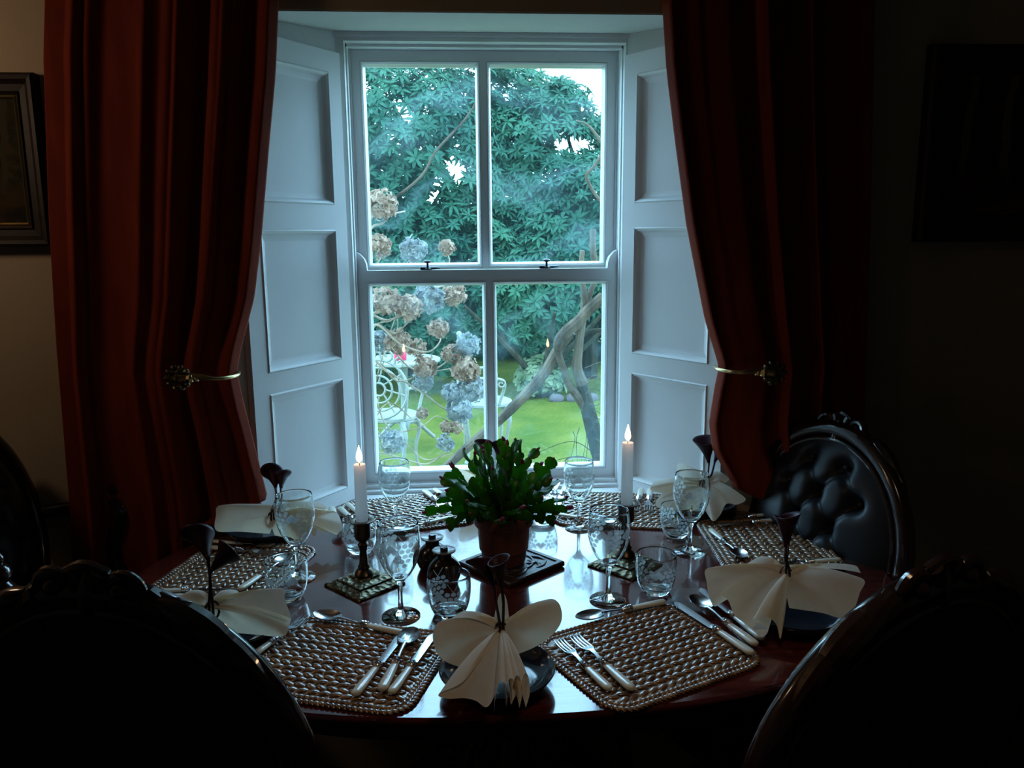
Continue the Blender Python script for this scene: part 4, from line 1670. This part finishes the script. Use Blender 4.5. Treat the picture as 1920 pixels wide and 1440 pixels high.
# ------------------------------------------------------------------ the garden
LZ = -.15
n = 40
rows = []
for j in range(n):
    y = 2.75 + 26 * (j / (n - 1)) ** 1.6
    rows.append([(-13 + 26 * i / (n - 1), y, LZ + .03 * math.sin(i * .9 + j * .5) + (.0 if y < 9 else (y - 9) * .03)) for i in range(n)])
mb = MB()
mb.grid(rows)
struct(mb.build('lawn', M['lawn'], smooth=80))


def leaf_template():
    """one narrow leaf, folded along its midrib and arching down: x along, y across"""
    v = []
    for q, w, z in ((0, .10, 0), (.25, .8, .05), (.6, 1., .02), (.88, .55, -.09), (1., .04, -.16)):
        v += [(q, -w, z + .05), (q, 0, z), (q, w, z + .05)]
    f = []
    for i in range(4):
        for j in range(2):
            f.append((i * 3 + j, i * 3 + j + 1, i * 3 + j + 4, i * 3 + j + 3))
    return np.array(v, float), f


LV, LF = leaf_template()


def whorls(centers, normals, rng, L=.125, W=.019, per=8):
    """rosettes of leaves, each round its own shoot"""
    vs, fs = [], []
    o = 0
    for c, nn in zip(centers, normals):
        nn = unit(nn)
        a = unit(np.cross(nn, V(.31, .2, .9)))
        b_ = np.cross(nn, a)
        ph = rng.random() * 6.28
        k = per + int(rng.integers(-1, 2))
        sc = rng.uniform(.75, 1.2)
        for i in range(k):
            t = ph + i / k * 2 * PI + rng.uniform(-.2, .2)
            el = rng.uniform(-.35, .55)
            d = unit((a * math.cos(t) + b_ * math.sin(t)) * math.cos(el) + nn * math.sin(el))
            s = unit(np.cross(nn, d))
            u = np.cross(d, s)
            l = L * sc * rng.uniform(.8, 1.15)
            vv = c + np.outer(LV[:, 0] * l, d) + np.outer(LV[:, 1] * W * sc, s) + np.outer(LV[:, 2] * l, u)
            vs.append(vv)
            fs.extend([tuple(q + o for q in f) for f in LF])
            o += len(LV)
    mb = MB()
    mb.add(np.vstack(vs), fs)
    return mb


def in_gap(p, h_):
    """a slanting gap right through the foliage"""
    k = p[1] / h_[1]
    q = V((p[0] - h_[0] * k) / h_[3], (p[1] - h_[1]) / h_[4], (p[2] - 1.55 - (h_[2] - 1.55) * k) / h_[5])
    return q @ q < 1


def bush(label, name, blobs, trunk, count, mt, L=.125, W=.019, seed=1, holes=(), cat='bush', group=None):
    rng = np.random.default_rng(seed)
    base = V(*trunk[0])
    root = thing(name, label, cat, base, 0, group)
    cs, ns = [], []
    vol = np.array([b_[3] * b_[4] * b_[5] for b_ in blobs]) ** .67
    vol = vol / vol.sum()
    for bi, (x, y, z, rx, ry, rz) in enumerate(blobs):
        for _ in range(int(count * vol[bi])):
            d = unit(rng.normal(size=3))
            if d[1] > .35:
                d[1] *= -1
            r = 1 - .35 * rng.random() ** 1.6
            # lumpy outline
            r *= 1 + .10 * math.sin(5 * d[0] + 7 * d[2] + bi) + .06 * math.sin(13 * d[2] + 9 * d[0])
            p = V(x + d[0] * rx * r, y + d[1] * ry * r, z + d[2] * rz * r)
            if p[2] < LZ + .1:
                continue
            if any(in_gap(p, h_) for h_ in holes):
                continue
            cs.append(p - base)
            ns.append(d + V(0, -.25, .55))
    whorls(cs, ns, rng, L, W).build('foliage', mt, root, smooth=0)
    mb = MB()
    T = [V(*q) - base for q in trunk]
    mb.tube(T, np.linspace(.10, .045, len(T)), 8, res=16)
    for k in range(7):
        q = T[0] + (T[-1] - T[0]) * (.25 + .1 * k)
        t = k * 2.4
        mb.tube([q, q + V(.35 * math.cos(t), .2 * math.sin(t) - .1, .4), q + V(.8 * math.cos(t), .4 * math.sin(t) - .2, .85)], [.04, .03, .015], 6, res=8)
    mb.build('trunk', M['darkbark'], root)
    return root


GB = 'rhododendrons beyond the lawn'
bush('tall rhododendron with drooping leaves beyond the lawn, filling the left panes', 'rhododendron_bush',
     [(-.5, 9.3, 2.32, 1.5, 1.0, 1.42), (-1.7, 9.6, 2.4, 1.5, 1.1, 1.5), (-.1, 9.1, 1.1, 1.3, .9, 1.0), (.45, 9.8, 2.85, .95, .8, .85), (-1.5, 9.0, .9, 1.2, .9, 1.0)],
     [(-.6, 9.8, LZ), (-.5, 9.7, 1.2), (-.4, 9.6, 2.6)], 6400, M['rhodo'], L=.108, W=.015, seed=4, group=GB,
     holes=((.10, 9.0, 2.20, .13, 1.6, .16), (-.2, 9.0, 1.95, .08, 1.6, .08), (.2, 9.0, 1.85, .06, 1.6, .1)))
bush('rhododendron on the right beyond the lawn, below the patch of open sky', 'rhododendron_bush',
     [(1.75, 8.9, 1.62, 1.15, .9, .90), (1.0, 9.2, 2.2, .68, .7, .95), (2.5, 9.2, 1.4, .95, .8, .75), (1.1, 8.7, .95, .9, .7, .75), (1.62, 9.0, 2.62, .42, .3, .16), (1.2, 9.2, 2.95, .35, .4, .22)],
     [(1.6, 9.4, LZ), (1.6, 9.3, 1.0), (1.5, 9.2, 2.2)], 4200, M['rhodo'], L=.108, W=.015, seed=9, group=GB,
     holes=((1.27, 8.7, 2.46, .28, 1.6, .11), (1.02, 8.8, 2.5, .09, 1.5, .08), (.55, 8.8, 1.93, .10, 1.5, .14), (1.55, 8.1, .42, .46, .95, .36)))
bush('evergreen bush coloured dark for shade at the back of the lawn, between the rhododendron trunks', 'evergreen_bush',
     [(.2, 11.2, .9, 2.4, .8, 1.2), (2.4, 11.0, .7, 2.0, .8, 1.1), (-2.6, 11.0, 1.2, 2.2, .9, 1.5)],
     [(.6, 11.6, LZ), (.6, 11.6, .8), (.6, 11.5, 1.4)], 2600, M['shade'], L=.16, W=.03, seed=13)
bush('pale leaved shrub low at the lawn edge, left of the grey stones', 'low_shrub',
     [(.90, 8.3, .08, .24, .18, .22)], [(.90, 8.3, LZ), (.90, 8.3, .0), (.90, 8.25, .1)], 110, M['pale_leaf'], L=.085, W=.026, seed=15)

# stones at the lawn's far edge
for k, (px, py, r) in enumerate(((1044, 722, .072), (1076, 724, .078), (1108, 722, .072))):
    p = PY(px, py, 8.05)
    mb = MB().ball((0, 0, 0), r, 12, (1.15, .9, .8))
    mb.v[0] += nprng.normal(size=mb.v[0].shape) * .005
    o = mb.build('garden_stone', M['pavement'], smooth=60, loc=(p[0], p[1], LZ + r * .6))
    tag(o, ('grey stone at the back edge of the lawn, leftmost of three', 'grey stone at the back edge of the lawn, middle of three', 'grey stone at the back edge of the lawn, rightmost of three')[k], 'stone', 'stones edging the lawn')

# the leaning climber / small tree right outside
TY = 4.05
tree = thing('garden_tree', 'small bare tree with crossing grey limbs outside the right lower pane', 'tree', PY(1120, 880, TY))
tb = np.array(tree.location)


def limb(name, pts, widths, mt, y=TY, dy=0.):
    k = len(pts)
    W3 = [PY(px, py, y + dy * i / max(k - 1, 1)) - tb for i, (px, py) in enumerate(pts)]
    rad = [w / 2 / FPX * (y * 1.02) for w in widths]
    MB().tube(W3, rad, 10, res=max(12, k * 5)).build(name, mt, tree)


tb0 = PY(1122, 868, TY)
MB().tube([V(tb0[0] + .02, TY, LZ) - tb, PY(1128, 880, TY) - tb, PY(1120, 840, TY) - tb, PY(1108, 790, TY) - tb, PY(1098, 750, TY) - tb, PY(1090, 712, TY) - tb], [.055, .046, .042, .040, .036, .030], 10, res=30).build('trunk', M['darkbark'], tree)
limb('limb', [(1100, 770), (1085, 745), (1068, 722), (1056, 690), (1047, 662), (1048, 640), (1062, 622), (1085, 602), (1105, 580), (1132, 556)], [20, 18, 15, 13, 14, 20, 24, 22, 22, 22], M['bark'], TY, -.1)
limb('limb', [(1092, 720), (1082, 690), (1085, 650), (1090, 610), (1096, 575), (1094, 540), (1090, 505), (1092, 470)], [24, 20, 17, 16, 15, 11, 10, 9], M['bark'], TY - .03, -.05)
limb('limb', [(1097, 575), (1108, 545), (1118, 515), (1112, 470), (1112, 430)], [12, 11, 10, 12, 10], M['bark'], TY - .04, -.02)
limb('limb', [(832, 880), (880, 836), (940, 784), (985, 740), (1020, 700), (1050, 650), (1072, 622)], [16, 18, 19, 20, 21, 20, 18], M['bark'], TY + .06, -.08)
limb('limb', [(1088, 632), (1105, 622), (1135, 618)], [8, 9, 8], M['darkbark'], TY)
limb('twig', [(1095, 775), (1115, 780), (1140, 795)], [4, 4, 3], M['twig'], TY)
limb('twig', [(1128, 268), (1112, 245), (1098, 232), (1080, 226)], [7, 5, 4, 2], M['bark'], TY)
limb('twig', [(1135, 280), (1115, 310), (1100, 330), (1112, 358), (1132, 385)], [6, 6, 7, 6, 6], M['bark'], TY)
tr_ = random.Random(5)
for k in range(2):
    y0 = 790 + tr_.uniform(0, 80)
    limb('twig', [(1118, y0 + 12), (1085 - tr_.uniform(0, 20), y0 - tr_.uniform(4, 14)), (1030 - tr_.uniform(0, 40), y0 + tr_.uniform(-4, 22))], [1.8, 1.4, .8], M['darkbark'], TY - .02 * k)
for k in range(4):
    x0 = 1062 + tr_.uniform(0, 45)
    limb('twig', [(x0, 790 + tr_.uniform(0, 20)), (x0 + tr_.uniform(-6, 6), 825), (x0 + tr_.uniform(-10, 14), 866)], [1.3, 1.2, .8], M['darkbark'], TY - .05)
for k in range(6):
    y0 = 690 + tr_.uniform(0, 90)
    limb('twig', [(1096, y0), (1112 + tr_.uniform(0, 8), y0 + tr_.uniform(-14, 10)), (1140, y0 + tr_.uniform(-25, 15))], [1.6, 1.4, 1.], M['bark'], TY - .02 * k)

# hydrangea with dried mop heads, near the glass on the left
HY = 3.75
hroot = PY(640, 870, HY)
hyd = thing('hydrangea_bush', 'bare stemmed hydrangea with dried tan and blue flower heads outside the left panes', 'shrub', (hroot[0], hroot[1], LZ))
hb = np.array(hyd.location)


def stemline(pts, w, y, dy=0., mt='twig'):
    k = len(pts)
    return MB().tube([PY(px, py, y + dy * i / max(k - 1, 1)) - hb for i, (px, py) in enumerate(pts)], [w * (1 - .5 * i / max(k - 1, 1)) / 2 / FPX * y for i in range(k)], 6, res=max(10, 5 * k)).build('stem', M[mt], hyd)


for pts, w, y in [
        ([(640, 900), (662, 720), (690, 600), (740, 575), (790, 548), (835, 535)], 7, 3.7),
        ([(650, 900), (672, 720), (690, 600), (730, 600), (800, 570), (830, 545), (828, 520)], 6, 3.75),
        ([(640, 900), (660, 640), (700, 590), (760, 580), (790, 555), (812, 545)], 5, 3.8),
        ([(640, 900), (670, 680), (700, 610), (740, 625), (770, 600), (815, 570), (850, 555)], 5, 3.7),
        ([(660, 900), (680, 700), (700, 610), (750, 645), (800, 660), (825, 640), (822, 620)], 5, 3.65),
        ([(640, 900), (680, 640), (720, 640), (770, 690), (820, 690), (865, 650)], 5, 3.9),
        ([(660, 900), (690, 690), (730, 700), (790, 735), (840, 770), (870, 765)], 5, 3.8),
        ([(660, 900), (700, 690), (745, 715), (800, 700), (850, 690)], 4, 3.85),
        ([(660, 900), (690, 720), (720, 790), (770, 840), (800, 862), (850, 850)], 4, 3.6),
        ([(660, 900), (700, 850), (760, 862), (800, 870), (832, 850), (842, 832)], 4, 3.6),
        ([(660, 910), (700, 810), (750, 810), (790, 800), (820, 780), (846, 798)], 3.5, 3.7),
        ([(640, 900), (650, 560), (690, 420), (720, 405), (760, 396)], 6, 3.7),
        ([(620, 900), (640, 520), (690, 392), (740, 370), (790, 330), (820, 280), (870, 226), (897, 178), (905, 100)], 7, 3.75),
        ([(650, 900), (660, 500), (695, 430), (715, 420), (726, 408), (722, 390)], 6, 3.7),
        ([(640, 900), (660, 600), (700, 510), (715, 480), (712, 462)], 3.5, 3.75),
        ([(650, 900), (680, 600), (740, 520), (765, 490), (776, 470)], 3.5, 3.8),
        ([(660, 900), (740, 600), (820, 540), (842, 500), (838, 466)], 3, 3.85),
        ([(650, 900), (680, 610), (720, 560), (745, 600), (740, 640)], 4, 3.8),
        ([(650, 900), (690, 800), (740, 850), (735, 828)], 3.5, 3.6),
        ([(650, 900), (680, 560), (712, 560)], 4, 3.7),
        ([(650, 900), (690, 640), (735, 600), (765, 578)], 4, 3.7),
        ([(660, 900), (720, 760), (780, 790), (800, 775)], 3.5, 3.8)]:
    stemline(pts, w, y, .1, 'bark' if w == 7 and y == 3.75 else 'twig')


def mop(px, py, y, r_px, col, seed):
    """a dried mop head: a ball of little four-petalled papery florets"""
    rr = np.random.default_rng(seed)
    c = PY(px, py, y) - hb
    R = r_px / FPX * y
    mb = MB()
    vs, fs = [], []
    o = 0
    for _ in range(150):
        d = unit(rr.normal(size=3) * V(1, 1, .8))
        p = c + d * R * rr.uniform(.72, 1.05)
        nn = unit(d + rr.normal(size=3) * .5)
        a = unit(np.cross(nn, rr.normal(size=3)))
        b_ = np.cross(nn, a)
        s = R * rr.uniform(.17, .27)
        for q in range(4):
            t = q * PI / 2
            e1 = a * math.cos(t) + b_ * math.sin(t)
            e2 = -a * math.sin(t) + b_ * math.cos(t)
            vs += [p, p + (e1 * .6 + e2 * .55) * s + nn * s * .15, p + e1 * s * 1.05 + nn * s * rr.uniform(-.2, .5), p + (e1 * .6 - e2 * .55) * s + nn * s * .15]
            fs.append((o, o + 1, o + 2, o + 3))
            o += 4
    mb.add(vs, fs)
    mb.build('flower_head', M['petal_tan' if col else 'petal_blue'], hyd, smooth=0)


for i, (px, py, y, r, cc_) in enumerate([
        (716, 384, 3.75, 27, 1), (710, 462, 3.75, 23, 1), (776, 468, 3.85, 24, 0), (838, 464, 3.85, 15, 1),
        (724, 562, 3.70, 26, 1), (766, 576, 3.72, 25, 1), (806, 556, 3.80, 28, 0), (852, 552, 3.85, 22, 1), (822, 616, 3.65, 19, 1),
        (746, 640, 3.80, 24, 1), (780, 652, 3.85, 18, 1), (796, 688, 3.85, 22, 1), (876, 646, 3.90, 23, 0), (848, 664, 3.90, 20, 1),
        (872, 694, 3.85, 26, 1), (848, 738, 3.80, 21, 0), (882, 730, 3.85, 26, 0), (862, 770, 3.75, 25, 0), (792, 716, 3.9, 20, 0),
        (838, 800, 3.65, 13, 1), (856, 802, 3.65, 12, 1), (836, 830, 3.6, 17, 0), (736, 828, 3.6, 23, 0), (708, 640, 3.9, 20, 0), (792, 775, 3.7, 12, 1)]):
    mop(px, py, y, r, cc_, 100 + i)


# white cast iron garden furniture
def scroll(mb, c, R, turns, start, rad, ax=V(1, 0, 0), az=V(0, 0, 1), sgn=1):
    pts = []
    for q in np.linspace(0, 1, 26):
        t = start + sgn * q * turns * 2 * PI
        r = R * (1 - .8 * q)
        pts.append(c + ax * r * math.cos(t) + az * r * math.sin(t))
    mb.tube(pts, rad, 6)


def iron_chair(label, loc, rz):
    r = thing('garden_chair', label, 'garden chair', loc, rz, 'white cast iron garden chairs')
    MB().lathe([(0, .42), (.19, .42), (.205, .428), (.205, .446), (.19, .452), (0, .452)], n=32).build('seat', M['ironwhite'], r)
    mb = MB()
    # back: an outer oval, rings within it, scrolls and a crest
    yb = .17
    for k in (.205, .15, .095, .045):
        mb.tube([(k * math.cos(t), yb + .02, .66 + k * 1.0 * math.sin(t)) for t in [j / 36 * 2 * PI for j in range(36)]], .010 if k > .2 else .008, 6, closed=True)
    for k in range(8):
        t = k / 8 * 2 * PI
        mb.tube([(.045 * math.cos(t), yb + .02, .66 + .045 * math.sin(t)), (.2 * math.cos(t + .2), yb + .02, .66 + .2 * math.sin(t + .2))], .006, 6)
    for s in (-1, 1):
        scroll(mb, V(s * .07, yb + .02, .90), .06, 1.4, PI / 2, .009, sgn=s)
        scroll(mb, V(s * .155, yb + .02, .845), .04, 1.3, PI / 2, .008, sgn=s)
        mb.tube([(s * .16, yb - .02, .44), (s * .19, yb + .01, .55), (s * .20, yb + .02, .66)], .011, 8, res=8)
    mb.ball((0, yb + .02, .965), .022, 10)
    scroll(mb, V(0, yb + .02, .93), .035, 1., 0, .008)
    mb.build('back', M['ironwhite'], r)
    mb = MB()
    for s in (-1, 1):
        mb.tube([(s * .19, .15, .66), (s * .24, .05, .66), (s * .25, -.08, .65), (s * .22, -.12, .60), (s * .19, -.08, .45)], .012, 8, res=18)
        scroll(mb, V(s * .245, -.09, .615), .035, 1.2, PI / 2, .008, ax=V(0, 1, 0))
    mb.build('arms', M['ironwhite'], r)
    for s in (-1, 1):
        for yy in (-.13, .13):
            MB().tube([(s * .13, yy, .43), (s * .17, yy * 1.25, .33), (s * .145, yy * 1.1, .18), (s * .15, yy * 1.15, .06), (s * .18, yy * 1.35, 0)], [.020, .017, .012, .011, .014], 8, res=16).build('leg', M['ironwhite'], r)
    return r


p1 = PY(735, 770, 5.7)
iron_chair('white ornate cast iron garden chair behind the hydrangea in the left pane', (p1[0] - .02, 5.7, LZ), math.radians(165))
p2 = PY(893, 780, 6.1)
iron_chair('white cast iron garden chair half hidden behind the glazing bar', (p2[0] + .07, 6.1, LZ), math.radians(95))
p3 = PY(755, 690, 6.6)
gt_ = thing('garden_table', 'small white cast iron garden table carrying the red lantern', 'garden table', (p3[0], 6.6, LZ))
MB().lathe([(0, .68), (.30, .68), (.31, .688), (.31, .704), (.30, .708), (0, .708)], n=40).build('tabletop', M['ironwhite'], gt_)
MB().lathe([(.03, .10), (.045, .16), (.025, .25), (.022, .45), (.035, .55), (.05, .68)], n=16).build('pedestal', M['ironwhite'], gt_)
for k in range(3):
    t = k / 3 * 2 * PI + .5
    d = V(math.cos(t), math.sin(t), 0)
    MB().tube([V(0, 0, .16), d * .1 + V(0, 0, .17), d * .2 + V(0, 0, .08), d * .27 + V(0, 0, .012)], [.022, .02, .016, .016], 8, res=14).build('leg', M['ironwhite'], gt_)
p4 = PY(750, 684, 6.45)
lt = thing('garden_lantern', 'small red glass lantern standing on the white garden table', 'lantern', (p4[0], 6.52, LZ + .7085))
MB().lathe([(0, 0), (.045, 0), (.05, .01), (.052, .05), (.048, .085), (.038, .10), (.036, .10), (.044, .08), (.046, .02), (0, .012)], n=24).build('glass_cup', M['redglass'], lt)
MB().tube([(-.045, 0, .08), (-.04, 0, .15), (0, 0, .18), (.04, 0, .15), (.045, 0, .08)], .004, 6, res=16).build('wire_handle', M['fitting'], lt)

# ------------------------------------------------------------------ light: overcast sky, a warm lamp in the room out of view
w = bpy.data.worlds.new('overcast sky')
S.world = w
w.use_nodes = True
nt = w.node_tree
bg = nt.nodes['Background']
tc = nt.nodes.new('ShaderNodeTexCoord')
sp = nt.nodes.new('ShaderNodeSeparateXYZ')
nt.links.new(tc.outputs['Generated'], sp.inputs[0])
rp = nt.nodes.new('ShaderNodeValToRGB')
e = rp.color_ramp.elements
e[0].position = 0.
e[0].color = (.41, .70, .95, 1)
e[1].position = .6
e[1].color = (.41, .73, 1.05, 1)
nt.links.new(sp.outputs['Z'], rp.inputs['Fac'])
nt.links.new(rp.outputs['Color'], bg.inputs['Color'])
bg.inputs['Strength'].default_value = 12.0

pl = bpy.data.lights.new('window_portal', 'AREA')
pl.shape = 'RECTANGLE'
pl.size = XR - XL
pl.size_y = BT - BB
pl.cycles.is_portal = True
po = bpy.data.objects.new('window_portal', pl)
COL.objects.link(po)
po.location = ((XL + XR) / 2, 2.64, (BT + BB) / 2)
po.rotation_euler = (-PI / 2, 0, 0)

la = bpy.data.lights.new('room_lamp', 'POINT')
la.energy = 4.2
la.color = (1., .70, .46)
la.shadow_soft_size = .09
lo_ = bpy.data.objects.new('room_lamp', la)
COL.objects.link(lo_)
lo_.location = (-1.5, 1.6, 1.92)
# added warm fill spot without a fixture, brightens napkins and near table
ls = bpy.data.lights.new('warm_fill_spot', 'SPOT')
ls.energy = 5.5
ls.color = (1., .72, .46)
ls.spot_size = math.radians(72)
ls.spot_blend = .7
ls.shadow_soft_size = .12
lq = bpy.data.objects.new('warm_fill_spot', ls)
COL.objects.link(lq)
lq.location = (.32, .80, 1.98)
lq.rotation_euler = (Vector((.32, 1.36, .80)) - Vector((.32, .80, 1.98))).to_track_quat('-Z', 'Y').to_euler()

S.view_settings.view_transform = 'Standard'
S.view_settings.look = 'None'
S.view_settings.gamma = 1
S.view_settings.exposure = 0
S.view_settings.use_curve_mapping = False
S.cycles.max_bounces = 14
S.cycles.diffuse_bounces = 5
S.cycles.glossy_bounces = 6
S.cycles.transmission_bounces = 12
S.cycles.transparent_max_bounces = 24
S.cycles.sample_clamp_indirect = 6
S.cycles.use_denoising = True
